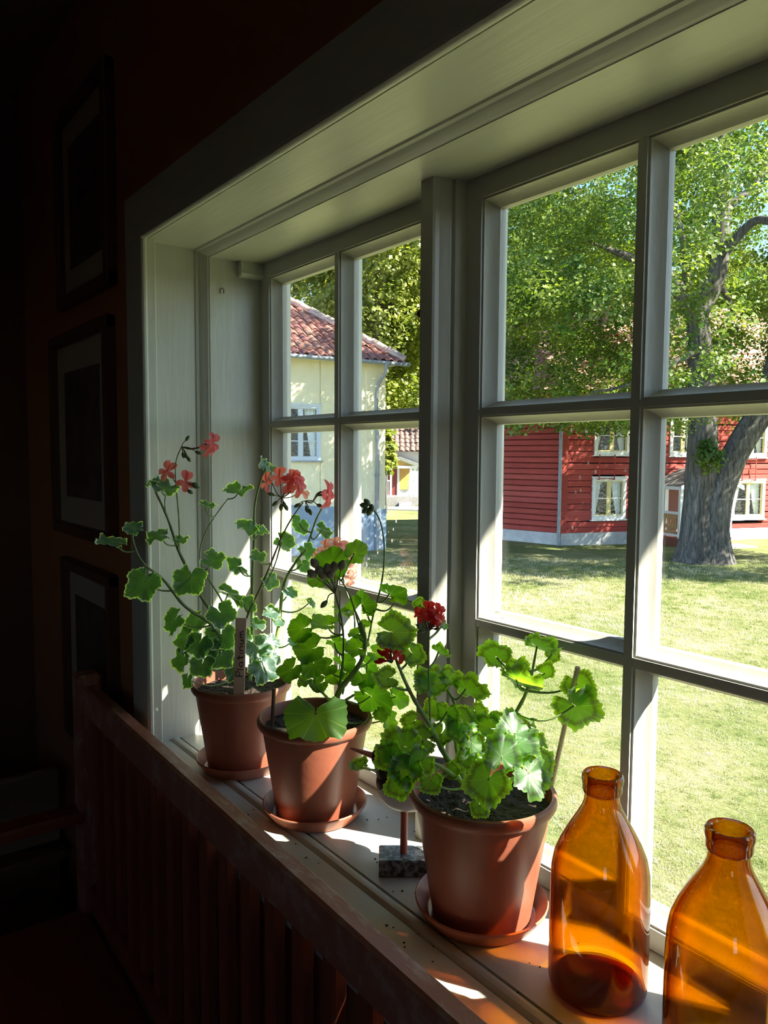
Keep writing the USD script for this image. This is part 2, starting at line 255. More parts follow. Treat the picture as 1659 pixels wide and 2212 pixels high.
# jamb linings: outer board, quarter moulding on the step, inner board
jl = thing('trim_3', 'grey-green jamb boards lining the left side of the window recess', 'window jamb', kind='structure')
part(jl, 'board', box(-1.425, -1.402, 0.512, 0.612, 0.85, 1.786), paint)
part(jl, 'moulding', extrude([(-1.425, 0.606), (-1.402, 0.606), (-1.3995, 0.608), (-1.398, 0.613), (-1.393, 0.618), (-1.3895, 0.6235), (-1.387, 0.626), (-1.386, 0.6305), (-1.425, 0.6305)], 0.8505, 1.7855, 'z'), paint, 20)
part(jl, 'board', box(-1.4255, -1.385, 0.630, OUT_Y, 0.8495, 1.79), paint)
jl = thing('trim_4', 'grey-green boards lining the head of the window recess', 'window head', kind='structure')
part(jl, 'board', box(-1.42, 0.09, 0.512, 0.612, 1.786, 1.80), paint_h)
part(jl, 'moulding', extrude([(0.606, 1.80), (0.606, 1.786), (0.608, 1.7835), (0.613, 1.782), (0.618, 1.778), (0.6235, 1.7755), (0.626, 1.774), (0.6305, 1.773), (0.6305, 1.80)], -1.42, 0.09, 'x'), paint_h, 20)
part(jl, 'board', box(-1.42, 0.09, 0.630, OUT_Y, 1.772, 1.801), paint_h)
rj = thing('trim_5', 'painted jamb boards lining the right side of the window recess', 'window jamb', kind='structure')
part(rj, 'board', box(0.02, 0.09, 0.512, OUT_Y, 0.85, 1.786), paint)
# head stop block in the left upper corner
blk = extrude([(-1.385, 1.772), (-1.385, 1.743), (-1.372, 1.743), (-1.366, 1.748), (-1.368, 1.754), (-1.370, 1.772)], 0.688, 0.735, 'y')
solo('trim_6', blk, paint_h, 'small moulded stop block in the upper left corner of the recess', 'window block', kind='structure')
# sill of two boards with a bead between
sp = [(0.462, 0.812), (0.735, 0.812), (0.80, 0.812), (0.80, 0.848), (0.735, 0.850), (0.569, 0.850), (0.5675, 0.846), (0.566, 0.849), (0.562, 0.8525), (0.557, 0.8535), (0.552, 0.8525), (0.548, 0.849), (0.5465, 0.846), (0.545, 0.850), (0.472, 0.850), (0.466, 0.847), (0.462, 0.840)]
solo('trim_7', extrude(sp, -1.425, 0.12, 'x'), sill_paint, 'pale painted window sill boards with a bead between them', 'window sill', smooth=25, kind='structure')

# ---------------------------------------------------------------- casement windows
def half(a): return [(a, 0), (a, .0035), (a + .0025, .0035), (a + .0035, .009), (a + .007, .0175), (a + .0115, .024), (a + .0120, .034), (a + .003, .047)]
def bar_profile(a): h = half(a); return h + [(-w, d) for w, d in reversed(h)]
def rail_profile(outer, inner):     # from the outer edge (negative side) to the moulded inner edge
    h = [(inner + w, d) for w, d in half(0)]; return [(outer, 0)] + h + [(outer, .047)]
def vstick(prof, x, z0, z1, dy=0.0, flip=1): return extrude([(x + flip * w, Y0 + dy + d) for w, d in prof], z0, z1, 'z')
def hstick(prof, z, x0, x1, dy=0.0, flip=1): return extrude([(Y0 + dy + d, z + flip * w) for w, d in prof], x0, x1, 'x')
def fix(m):
    if m.volume < 0: m.invert()
    return m
ZR = [(1.463, 1.455), (1.175, 1.165)]; ZT, ZB = 1.743, 0.876
def casement(n, label, xl, xr, cols, panes):
    w = thing(f'window_{n}', label, 'window', ((xl + xr) / 2, Y0, 0.85), kind='structure')
    part(w, 'stile', fix(vstick(rail_profile(xl, cols[0][0]), 0, 0.852, 1.772, 0.0003)), sash_paint, 25)
    part(w, 'stile', fix(vstick([(-a, d) for a, d in rail_profile(-xr, -cols[-1][1])], 0, 0.852, 1.772, 0.0003)), sash_paint, 25)
    part(w, 'rail', fix(hstick([(-a, d) for a, d in rail_profile(-1.772, -ZT)], 0, xl, xr)), sash_paint, 25)
    part(w, 'rail', fix(hstick(rail_profile(0.852, ZB), 0, xl, xr)), sash_paint, 25)
    for i in range(len(cols) - 1):
        xc, a = (cols[i][1] + cols[i + 1][0]) / 2, (cols[i + 1][0] - cols[i][1]) / 2
        part(w, 'glazing_bar', fix(vstick(bar_profile(a), xc, 0.86, 1.76, 0.0006)), sash_paint, 25)
    for hi, lo in ZR:
        part(w, 'glazing_bar', fix(hstick(bar_profile((hi - lo) / 2), (hi + lo) / 2, xl + .01, xr - .01, 0.0009)), sash_paint, 25)
    rows = [(ZR[0][0], ZT), (ZR[1][0], ZR[0][1]), (ZB, ZR[1][1])]
    for c, (a, b) in enumerate(cols):
        for r, (lo, hi) in enumerate(rows):
            part(w, 'pane', box(a + .006, b - .006, Y0 + .030, Y0 + .0325, lo + .006, hi - .006), panes.get((c, r), pane_m))
    return w
win = casement(1, 'left casement with six small wavy panes, facing the yellow house', -1.379, -0.845, [(-1.347, -1.116), (-1.104, -0.875)], {(0, 0): pane_wavy, (0, 1): pane_wavy, (1, 1): pane_dirty})
win2 = casement(2, 'right casement with the large old panes facing the red house', -0.790, 0.02, [(-0.761, -0.5205), (-0.509, -0.269), (-0.257, -0.018)], {(0, 1): pane_dirty})  # rightmost pane column is added, out of view, to let in more daylight
mul = thing('trim_8', 'moulded wooden mullion post between the two casements', 'mullion', (-0.815, 0.72, 0.85), kind='structure')
part(mul, 'post', fix(extrude([(-0.829, 0.687), (-0.804, 0.687), (-0.802, 0.690), (-0.8015, 0.697), (-0.798, 0.704), (-0.7955, 0.711), (-0.7955, 0.7135), (-0.798, 0.7145), (-0.798, 0.7165), (-0.7925, 0.7175), (-0.7905, 0.722), (-0.789, 0.735), (-0.789, 0.79), (-0.846, 0.79), (-0.846, 0.735), (-0.8435, 0.7175), (-0.838, 0.7135), (-0.838, 0.711), (-0.8315, 0.697)], 0.850, 1.772, 'z')), sash_paint, 18)
w3 = thing('window_3', 'added window in the right end wall, out of view, letting daylight into the room', 'window', (1.85, (wy0 + wy1) / 2, wz0), kind='structure')  # added window, out of view, brightens the dark wall and bench
for a in ((wy0, wy0 + .05, wz0, wz1), (wy1 - .05, wy1, wz0, wz1)): part(w3, 'stile', box(1.82, 1.88, *a), sash_paint)
for a in ((wz0, wz0 + .05), (wz1 - .05, wz1), ((wz0 + wz1) / 2 - .012, (wz0 + wz1) / 2 + .012)): part(w3, 'rail', box(1.821, 1.879, wy0, wy1, *a), sash_paint)
part(w3, 'pane', box(1.848, 1.852, wy0 + .04, wy1 - .04, wz0 + .04, (wz0 + wz1) / 2), pane_m); part(w3, 'pane', box(1.848, 1.852, wy0 + .04, wy1 - .04, (wz0 + wz1) / 2, wz1 - .04), pane_m)
lt = thing('window_latch', 'dark iron latch on the mullion beside the left casement', 'latch', (-0.849, 0.70, 1.55))
lc = on_y(903, 678, 0.70)
part(lt, 'plate', box(lc[0] + .001, lc[0] + .012, .70, .735, lc[2] - .005, lc[2] + .007, .001), iron)
part(lt, 'knob', ellipsoid((lc[0] + .002, .703, lc[2]), (.005, .006, .006)), iron, True)
# cord of the roller blind hanging on a hook in the jamb
hk = on_x(478, 630, -1.384)
hp = thing('jamb_hook', 'tiny iron screw hook on the left jamb board', 'hook', hk)
ang = np.linspace(-2.2, 2.2, 14)
part(hp, 'ring', tube(np.c_[np.full(14, hk[0] + .003), hk[1] + .004 * np.sin(ang), hk[2] + .006 * np.cos(ang)], .0009, 6), iron, True)
#--PART2--
# ---------------------------------------------------------------- things in the room
def pic(z0, z1, x0, x1, label):
    p = thing('framed_picture', label, 'picture', ((x0 + x1) / 2, WALL_Y, z0), group='framed pictures on the wall left of the window')
    w = 0.028
    for a in (box(x0, x0 + w, .502, WALL_Y, z0, z1, .004), box(x1 - w, x1, .502, WALL_Y, z0, z1, .004), box(x0, x1, .5025, WALL_Y, z0, z0 + w, .004), box(x0, x1, .5025, WALL_Y, z1 - w, z1, .004)):
        part(p, 'frame_rail', a, frame_m)
    part(p, 'mat_board', box(x0 + w, x1 - w, .518, WALL_Y - .001, z0 + w, z1 - w), mat_card)
    dx, dz = (x1 - x0) * .2, (z1 - z0) * .19
    part(p, 'print', box(x0 + dx, x1 - dx, .5165, .519, z0 + dz, z1 - dz), picture_m)
pic(1.742, 2.185, -1.975, -1.59, 'uppermost dark framed picture on the wall left of the window')
pic(1.205, 1.685, -2.065, -1.61, 'larger framed picture hanging below the uppermost one, left of the window')
pic(0.70, 1.145, -2.0, -1.62, 'lowest framed picture in the dark beside the bench end')
# slatted bench
def by(x): return 0.424 + (-0.538 - x) * 0.021
bench = thing('slatted_bench', 'dark red painted bench with slatted back in front of the window sill', 'bench', (-0.85, 0.43, 0))
def along(x0, x1, off0, off1, z0, z1, b=.003):
    m = box(x0, x1, 0, 1, z0, z1, b) if b <= 0 else box(x0, x1, off0, off1, z0, z1, b)
    v = np.array(m.vertices); v[:, 1] += np.array([by(x) for x in v[:, 0]]); return trimesh.Trimesh(v, m.faces, process=False)
part(bench, 'top_rail', along(-1.62, 0.25, 0.0, 0.027, 0.858, 0.920, .004), bench_worn)
part(bench, 'end_post', along(-1.665, -1.615, -0.012, 0.036, 0.0, 0.942, .006), bench_worn)
part(bench, 'end_post', along(0.245, 0.295, -0.012, 0.036, 0.0, 0.942, .006), bench_red)
part(bench, 'lower_rail', along(-1.62, 0.25, 0.001, 0.026, 0.44, 0.49), bench_red)
for k in range(27):
    x = -1.555 + 0.0685 * k
    part(bench, 'slat', along(x - .0125, x + .0125, 0.003, 0.022, 0.485, 0.862, .003), bench_red)
part(bench, 'seat', along(-1.64, 0.27, -0.42, 0.0, 0.405, 0.435, .006), bench_red)
part(bench, 'arm_rest', along(-1.672, -1.612, -0.42, 0.0, 0.63, 0.655, .006), bench_red)
for x in (-1.64, 0.24): part(bench, 'front_leg', along(x - .02, x + .02, -0.42, -0.37, 0.0, 0.64), bench_red)
# settle along the left wall and a cloth on the floor
st = thing('wooden_settle', 'old brown wooden settle in the dark corner left of the bench', 'settle', (-2.2, -0.2, 0))
part(st, 'back_panel', box(-2.05, -2.02, -0.9, 0.495, .41, .597, .006), settle_panel)
part(st, 'seat_board', box(-2.06, -1.975, -0.95, 0.50, .375, .40, .008), chest_m)
part(st, 'front_board', box(-2.04, -2.015, -0.9, 0.49, .16, .375, .003), chest_m)
part(st, 'foot_rail', box(-2.05, -2.0, -0.95, 0.50, .11, .16, .004), chest_m)
part(st, 'chest_body', box(-2.39, -2.05, -0.9, 0.49, 0, .41, .004), chest_m)
gx, gy = np.meshgrid(np.linspace(-1.965, -1.72, 30), np.linspace(-.05, 0.40, 30), indexing='ij')
gz = .006 + .03 * meshkit.fbm(np.stack([gx * 9, gy * 9, gx * 0], -1), 3, 5)
i, j = np.meshgrid(np.arange(29), np.arange(29), indexing='ij'); q = np.stack([i * 30 + j, (i + 1) * 30 + j, (i + 1) * 30 + j + 1, i * 30 + j + 1], -1).reshape(-1, 4)
vt = np.stack([gx, gy, gz], -1).reshape(-1, 3); vb = vt.copy(); vb[:, 2] = .001
solo('folded_cloth', trimesh.Trimesh(np.vstack([vt, vb]), np.vstack([quads(q), quads(q)[:, ::-1] + 900]), process=False), cloth_m, 'pale crumpled cloth lying on the floor in front of the settle', 'cloth', smooth=True)

# ---------------------------------------------------------------- pots, saucers and plants on the sill
POTS = [(-1.208, 0.602), (-0.978, 0.610), (-0.638, 0.633)]
sau = thing('plant_saucer', 'terracotta coloured saucer under the leftmost pot, beside the window corner', 'saucer', (*POTS[0], 0.85), group='plant saucers on the window sill')
part(sau, 'dish', lathe([(0, .0), (.064, .0), (.067, .002), (.0795, .019), (.0800, .0215), (.0785, .0228), (.0770, .0215), (.066, .005), (.063, .0035), (0, .0035)], 64, (*POTS[0], 0.85)), saucer_m, 35)
dup(sau, (*POTS[1], 0.85), 'terracotta coloured saucer under the middle pot')
dup(sau, (*POTS[2], 0.85), 'terracotta coloured saucer under the large front pot, next to the amber bottle')
PROF = [(0, .0036), (.056, .0036), (.059, .0055), (.0795, .136), (.0805, .1385), (.0850, .1405), (.0872, .1445), (.0876, .1500), (.0862, .1535), (.0835, .1550), (.0812, .1535), (.0802, .148), (.0775, .130), (.0765, .125)]
class Plant:
    def __init__(s, k, label, leaf, seed, lean=(0, 0)):
        s.c = np.array(POTS[k]); s.rim = np.array([*s.c, 1.004]); s.D = depth(s.rim); s.leaf = leaf; s.lobe, s.tooth = {0: (.2, .09), 1: (.10, .05), 2: (.15, .11)}[k]; s.r = np.random.default_rng(seed)
        s.t = thing('potted_geranium', label, 'potted plant', (*s.c, 0.85), group='potted geraniums on the window sill'); s.nodes = []
        part(s.t, 'pot', lathe(PROF, 72, (*s.c, 0.85)), terracotta, 30)
        g = np.linspace(0, 1, 14); a = np.arange(48) * 2 * np.pi / 48; rr, aa = np.meshgrid(g * .0785, a, indexing='ij')
        x, y = rr * np.cos(aa), rr * np.sin(aa); z = .128 + .012 * meshkit.fbm(np.stack([x * 70, y * 70, x * 0 + k], -1), 4, k) + .004
        v = np.stack([x + s.c[0], y + s.c[1], z + .85], -1).reshape(-1, 3); i, j = np.meshgrid(np.arange(13), np.arange(48), indexing='ij')
        f = quads(np.stack([i * 48 + j, (i + 1) * 48 + j, (i + 1) * 48 + (j + 1) % 48, i * 48 + (j + 1) % 48], -1).reshape(-1, 4))
        part(s.t, 'soil', trimesh.Trimesh(v, f, process=False), soil_m, True)
    def p(s, px, py, dd=0.0, margin=0.004):
        q = at(px, py, s.D + dd)
        for _ in range(60):
            bad = q[1] > 0.728 - margin or (q[1] > 0.49 and q[0] < -1.378 + margin) or (-0.85 < q[0] < -0.785 and q[1] > .683 - margin)
            if not bad: break
            dd -= 0.004; q = at(px, py, s.D + dd)
        return q
    def stem(s, pts, r0, r1, m=None, n=None, name='stem'):
        P = smooth_line([s.p(x, y, d) for x, y, d in pts], n or 6 * len(pts))
        s.nodes += [(q, i / len(P)) for i, q in enumerate(P)]
        rad = np.linspace(r0, r1, len(P)) * .8 * (1 + .10 * np.sin(np.arange(len(P)) * 1.7))
        return part(s.t, name, tube(P, rad, 8), m or stem_m, True)
    def basis(s, n, deg):
        n = unit(n[0] * RT + n[1] * UP - n[2] * FW); a = math.radians(deg); t = math.cos(a) * RT - math.sin(a) * UP
        t = unit(t - n * (t @ n)); return t, np.cross(n, t), n
    def blade(s, px, py, R, deg, n, dd=None, cup=None, stalk=True, lobes=None, tooth=None):
        r = s.r; dd = float(r.uniform(-.03, .03)) if dd is None else dd
        tooth = s.tooth if tooth is None else tooth
        d0 = s.D + dd; R = R * d0 / PF; c = s.p(px, py, dd, R * .55); t, sd, nn = s.basis(n, deg); c = c - t * R * .12
        NA, NR = 91, 7; th = np.linspace(-2.98, 2.98, NA); rr = np.linspace(0.02, 1, NR) ** .8
        nl = lobes or 5; ph = r.uniform(-.15, .15)
        lob = 1 - s.lobe * np.abs(np.sin((th + ph) * nl / 2.0 + (math.pi / 2 if nl % 2 else 0))) ** 2.0
        if s.leaf is leaf_white_edge: lob = 1 - .22 * np.abs(np.sin((th + ph) * nl / 2.0 + math.pi / 2)) ** 3
        out = lob * (1 + tooth * np.abs(np.sin(th * 13 + r.uniform(0, 3))) - tooth * .5) * (.86 + .14 * np.cos(th)) * (1 + .03 * np.sin(3 * th + r.uniform(0, 6)))
        out *= np.clip((3.02 - np.abs(th)) / .30, .30, 1)
        A, B = np.meshgrid(rr, th, indexing='ij'); rad = A * (out[None] * A + (1 - A) * .9)
        cu = r.uniform(.05, .26) if cup is None else cup
        w1, w2, p1 = r.uniform(.05, .12), r.uniform(.03, .07), r.uniform(0, 6.3)
        h = cu * A ** 2 + w1 * A ** 2 * np.sin(3 * B + p1) + w2 * 1.4 * A ** 3 * np.sin(7 * B + p1 * 2) + .5 * s.tooth * A ** 5 * np.cos(B * 13) - .05 * A ** 3 * np.cos(B * 9) - r.uniform(-.1, .22) * A ** 2 * np.cos(B) ** 2
        v = c + R * (rad * np.cos(B))[..., None] * t + R * (rad * np.sin(B))[..., None] * sd + R * h[..., None] * nn
        v = v.reshape(-1, 3); v[:, 1] = np.where((v[:, 0] > -1.38) | (v[:, 1] > .6), np.minimum(v[:, 1], .7315), v[:, 1])
        i, j = np.meshgrid(np.arange(NR - 1), np.arange(NA - 1), indexing='ij')
        q = quads(np.stack([i * NA + j, (i + 1) * NA + j, (i + 1) * NA + j + 1, i * NA + j + 1], -1).reshape(-1, 4))
        uv = np.stack([A, B / 5.96 + .5], -1).reshape(-1, 2)
        lf = part(s.t, 'leaf', trimesh.Trimesh(v, q, process=False), s.leaf, True, uv=uv)
        if stalk and s.nodes:
            best = min(s.nodes, key=lambda k: np.linalg.norm(k[0] - c) + max(0, k[0][2] - c[2] + .015) * 2.5 + .004 / (.1 + abs(k[1])))[0]
            L = np.linalg.norm(best - c); mid = (best + c) / 2 + np.array([0, 0, -.12 * L]) - nn * .12 * L
            part(lf, 'leaf_stalk', tube(smooth_line([best, mid, c], 9), np.linspace(.0016, .0011, 9), 6), stem_m, True)
        return lf
    def leaves(s, rows):
        for r in rows: s.blade(*r)
    def flower(s, px, py, R, n, deg, m, hub, dd=0.0, hub_dd=0.0, spread=1.0, stalk_m=None):
        d0 = s.D + dd; R = R * d0 / PF; c = s.p(px, py, dd, R * .8); t, sd, nn = s.basis(n, deg); h = s.p(*hub, hub_dd)
        L = np.linalg.norm(c - h); base = c - nn * R * .45
        f = part(s.t, 'flower', tube(smooth_line([h, (h + base) / 2 - np.array([0, 0, .10 * L]), base, c - nn * R * .08], 10), [.0009] * 6 + [.0012, .0019, .0021, .0014], 7), stalk_m or stalk_red, True)
        for k, (a, ln, wd) in enumerate([(-22, 1.0, .46), (22, 1.0, .46), (112, .85, .36), (180, .95, .40), (-112, .85, .36)]):
            a = math.radians(a + s.r.uniform(-8, 8)); u = t * math.cos(a) + sd * math.sin(a); w = np.cross(nn, u)
            g, e = np.linspace(0, 1, 8), np.linspace(-1, 1, 7); GA, E = np.meshgrid(g, e, indexing='ij')
            wid = wd * (np.sin(np.pi * np.clip(GA * .86 + .06, 0, 1)) ** .8) * (.35 + .65 * GA)
            lift = .30 * (1 - spread) + .16 * np.sin(GA * 2.6) - s.r.uniform(.0, .35) * GA ** 2 + .10 * E ** 2 * GA
            v = c + R * ((ln * GA)[..., None] * u + (wid * E)[..., None] * w + lift[..., None] * nn)
            v = v.reshape(-1, 3); v[:, 1] = np.minimum(v[:, 1], .7315)
            i, j = np.meshgrid(np.arange(7), np.arange(6), indexing='ij')
            q = quads(np.stack([i * 7 + j, (i + 1) * 7 + j, (i + 1) * 7 + j + 1, i * 7 + j + 1], -1).reshape(-1, 4))
            part(f, 'petal', trimesh.Trimesh(v, q, process=False), m, True)
    def bud(s, px, py, R, hub, m=None, dd=0.0, hub_dd=0.0, long=1.9, droop=.1):
        d0 = s.D + dd; R = R * d0 / PF; c = s.p(px, py, dd); h = s.p(*hub, hub_dd); ax = unit(c - h + np.array([0, 0, -.3 * droop * np.linalg.norm(c - h)])); L = np.linalg.norm(c - h)
        pr = np.array([(.02, -long), (.5, -long * .8), (.9, -.5), (1, 0), (.85, long * .45), (.45, long * .8), (.03, long)]) * R
        e1 = unit(np.cross(ax, [0.3, 0.2, 0.9])); e2 = np.cross(ax, e1); b = lathe(pr, 12); v = np.array(b.vertices)
        b = trimesh.Trimesh(c + v[:, :1] * e1 + v[:, 1:2] * e2 + v[:, 2:] * ax, b.faces, process=False)
        k = part(s.t, 'bud', b, m or bud_m, True)
        part(k, 'bud_stalk', tube(smooth_line([h, (h + c) / 2 + np.array([0, 0, droop * L]), c - ax * R * long * .8], 8), .0008, 6), stalk_red, True)

# --- leftmost plant: ivy-leaved, white-edged leaves, pink flowers
A = Plant(0, 'tall trailing geranium with white-edged bluish leaves and pink flowers in the leftmost terracotta pot', leaf_white_edge, 11)
A.stem([(505, 1475, 0), (478, 1345, -.01), (442, 1300, -.02), (408, 1235, -.02), (386, 1190, -.02), (366, 1130, -.02), (347, 1085, -.02), (335, 1060, -.02)], .0050, .0022, stem_brown)
A.stem([(498, 1470, -.02), (452, 1345, -.05), (400, 1310, -.07), (345, 1245, -.08), (318, 1225, -.09), (296, 1195, -.09), (286, 1160, -.09)], .0046, .002, stem_brown)
A.stem([(540, 1470, .02), (545, 1350, .03), (545, 1250, .03), (549, 1160, .03), (551, 1090, .03), (563, 1040, .03), (573, 1012, .03)], .0045, .002)
A.stem([(562, 1465, .02), (598, 1375, .03), (606, 1315, .03), (618, 1250, .03), (640, 1213, .03), (662, 1180, .03), (680, 1130, .03), (700, 1090, .03)], .0048, .0018)
A.stem([(525, 1465, .0), (530, 1345, .01), (565, 1265, .02), (600, 1180, .02), (630, 1120, .02), (655, 1085, .02)], .0030, .0015, stalk_red)
A.stem([(498, 1400, 0), (480, 1300, .0), (432, 1205, .0), (455, 1130, .0), (492, 1078, .0)], .0022, .0012)
A.stem([(388, 1200, -.02), (385, 1100, -.02), (379, 1030, -.02), (382, 990, -.02), (392, 966, -.02)], .0016, .0013)
A.stem([(575, 1260, .02), (600, 1200, .02), (607, 1130, .02), (608, 1078, .02)], .0014, .0011, stalk_red)
A.stem([(366, 1130, -.02), (356, 1090, -.02), (362, 1062, -.02), (385, 1045, -.02)], .0014, .001)
A.leaves([
    (311, 1262, 50, 110, (-.15, .30, .93), -.09, .12), (410, 1254, 48, 95, (0, .42, .9), -.06, .12), (477, 1326, 40, 60, (.1, .42, .9), -.06, .15), (376, 1342, 40, 130, (-.6, .3, .72), -.07),
    (288, 1141, 27, 200, (.3, .7, .6), -.09), (243, 1172, 42, 195, (.25, .93, .25), -.10, .1), (342, 1157, 34, 150, (0, .85, .5), -.05), (389, 1168, 24, 30, (.1, .85, .4), -.03),
    (353, 1055, 44, 35, (.35, .85, .35), -.03, .15), (446, 1094, 26, 20, (.3, .92, .25), -.02), (330, 1043, 20, 160, (-.2, .8, .5), -.03), (514, 1062, 40, 100, (0, .86, .42), .0),
    (534, 1143, 38, 170, (.3, .86, .35), .01), (459, 1212, 36, 25, (.15, .72, .62), -.03), (512, 1224, 34, 150, (0.33, 0.52, -0.59), .01), (555, 1203, 26, 20, (.2, .8, .5), .0),
    (497, 1284, 42, 20, (0.38, 0.6, -0.47), .02), (531, 1307, 30, 60, (0.35, 0.45, -0.68), .02), (572, 1004, 24, 300, (.85, .3, .4), .03), (592, 1014, 16, 320, (.5, .6, .5), .03),
    (646, 1133, 30, 120, (0.44, 0.35, -0.74), .03), (698, 1147, 28, 30, (0.4, 0.52, -0.51), .03), (612, 1172, 32, 40, (0.28, 0.38, -0.64), .03), (662, 1190, 28, 60, (0.38, 0.35, -0.77), .02),
    (652, 1221, 24, 100, (0.4, 0.35, -0.77), .03), (584, 1255, 26, 60, (.5, .4, .7), .03), (626, 1280, 24, 60, (.5, .7, .4), .03), (672, 1302, 20, 50, (.7, .6, .2), .03),
    (425, 1342, 34, 120, (-.2, .5, .8), -.03), (477, 1374, 42, 90, (.05, .4, .9), -.04), (402, 1381, 34, 140, (-.4, .4, .8), -.05), (430, 1392, 38, 110, (-.1, .35, .9), -.06),
    (396, 1425, 34, 110, (-.6, .2, .75), -.07), (437, 1437, 36, 90, (-.1, .5, .85), -.065), (405, 1470, 24, 80, (-.6, .2, .7), -.075), (478, 1420, 36, 90, (.1, .5, .85), -.05),
    (556, 1400, 40, 60, (.35, .4, .85), -.03, .1), (568, 1446, 42, 70, (.45, .45, .77), -.05, .1), (586, 1388, 26, 40, (.5, .5, .6), 0), (585, 1325, 26, 20, (.4, .7, .5), .02),
    (635, 1385, 24, 30, (.6, .5, .5), .02), (556, 1349, 24, 10, (.2, .8, .5), .01), (563, 1147, 22, 330, (.2, .8, .5), .03), (505, 1455, 26, 80, (.2, .6, .7), -.04), (588, 1424, 26, 30, (.7, .4, .6), -.01),
    (455, 1398, 30, 100, (0, .3, .95), -.045), (520, 1375, 30, 70, (.1, .6, .8), .0), (602, 1345, 20, 20, (.3, .8, .4), .02)])
hb = (392, 965)
for fx, fy, n, dg in ((455, 957, (.75, .1, .6), 300), (447, 968, (.8, -.3, .5), 20)): A.flower(fx, fy, 24, n, dg, petal_pink, hb, -.02, -.02, .4)
for x, y in ((405, 947), (402, 985), (408, 992), (396, 983), (428, 978)): A.bud(x, y, 4, hb, dd=-.02, hub_dd=-.02)
A.flower(362, 1018, 25, (-.2, .2, .95), 290, petal_pink, (383, 1046), -.02, -.02); A.flower(401, 1040, 25, (.4, .1, .9), 285, petal_pink, (385, 1046), -.02, -.02)
for x, y in ((421, 1046), (424, 1052), (410, 1062)): A.bud(x, y, 4.5, (385, 1046), dd=-.02, hub_dd=-.02)
hb = (608, 1075)
for fx, fy, n, dg in ((577, 1042, (-.7, .1, .7), 250), (603, 1030, (-.1, .3, .95), 275), (631, 1034, (.3, .3, .9), 290), (648, 1044, (.8, .3, .5), 300), (622, 1044, (0, -.2, .98), 95), (643, 1052, (.7, -.2, .6), 60)): A.flower(fx, fy, 24, n, dg, petal_pink, hb, .015, .02)
A.flower(652, 1062, 19, (.6, .2, .8), 30, petal_pale, hb, .03, .02)
for x, y in ((594, 1088), (607, 1096), (614, 1090), (618, 1096), (586, 1068)): A.bud(x, y, 4.5, hb, dd=.02, hub_dd=.02, droop=.05)
hb = (659, 1082)
for fx, fy, n, dg in ((703, 1062, (.9, .1, .4), 300), (703, 1074, (.85, -.4, .4), 80)): A.flower(fx, fy, 25, n, dg, petal_pink, hb, .02, .02, .4)
for x, y in ((642, 1092), (663, 1100), (670, 1106), (690, 1092)): A.bud(x, y, 4.5, hb, dd=.02, hub_dd=.02, droop=.12)

# --- middle plant: plain round leaves, dark buds, salmon flowers by the pane
B = Plant(1, 'geranium with plain green round leaves and dark bud cluster in the middle terracotta pot', leaf_plain, 23)
B.stem([(715, 1545, 0), (735, 1490, 0), (765, 1452, .0), (785, 1415, .0), (788, 1378, 0), (778, 1345, 0)], .0062, .0038)
B.stem([(712, 1545, .01), (735, 1470, .01), (742, 1405, .01), (738, 1340, .0), (724, 1282, -.01)], .0022, .0017, stem_brown)
B.stem([(770, 1450, .01), (792, 1395, .02), (806, 1330, .02), (822, 1270, .02), (830, 1205, .02), (825, 1140, .02), (812, 1108, .02), (802, 1097, .02)], .0020, .0015)
B.stem([(783, 1380, 0), (768, 1325, 0), (750, 1275, 0), (738, 1255, 0)], .0020, .0015)
B.stem([(725, 1530, -.02), (700, 1500, -.03), (680, 1480, -.03)], .0030, .002)
B.stem([(730, 1525, .02), (780, 1495, .03), (805, 1490, .03)], .0030, .002)
B.stem([(740, 1500, .02), (760, 1400, .04), (765, 1330, .06), (748, 1275, .07), (738, 1235, .075)], .0018, .0014)
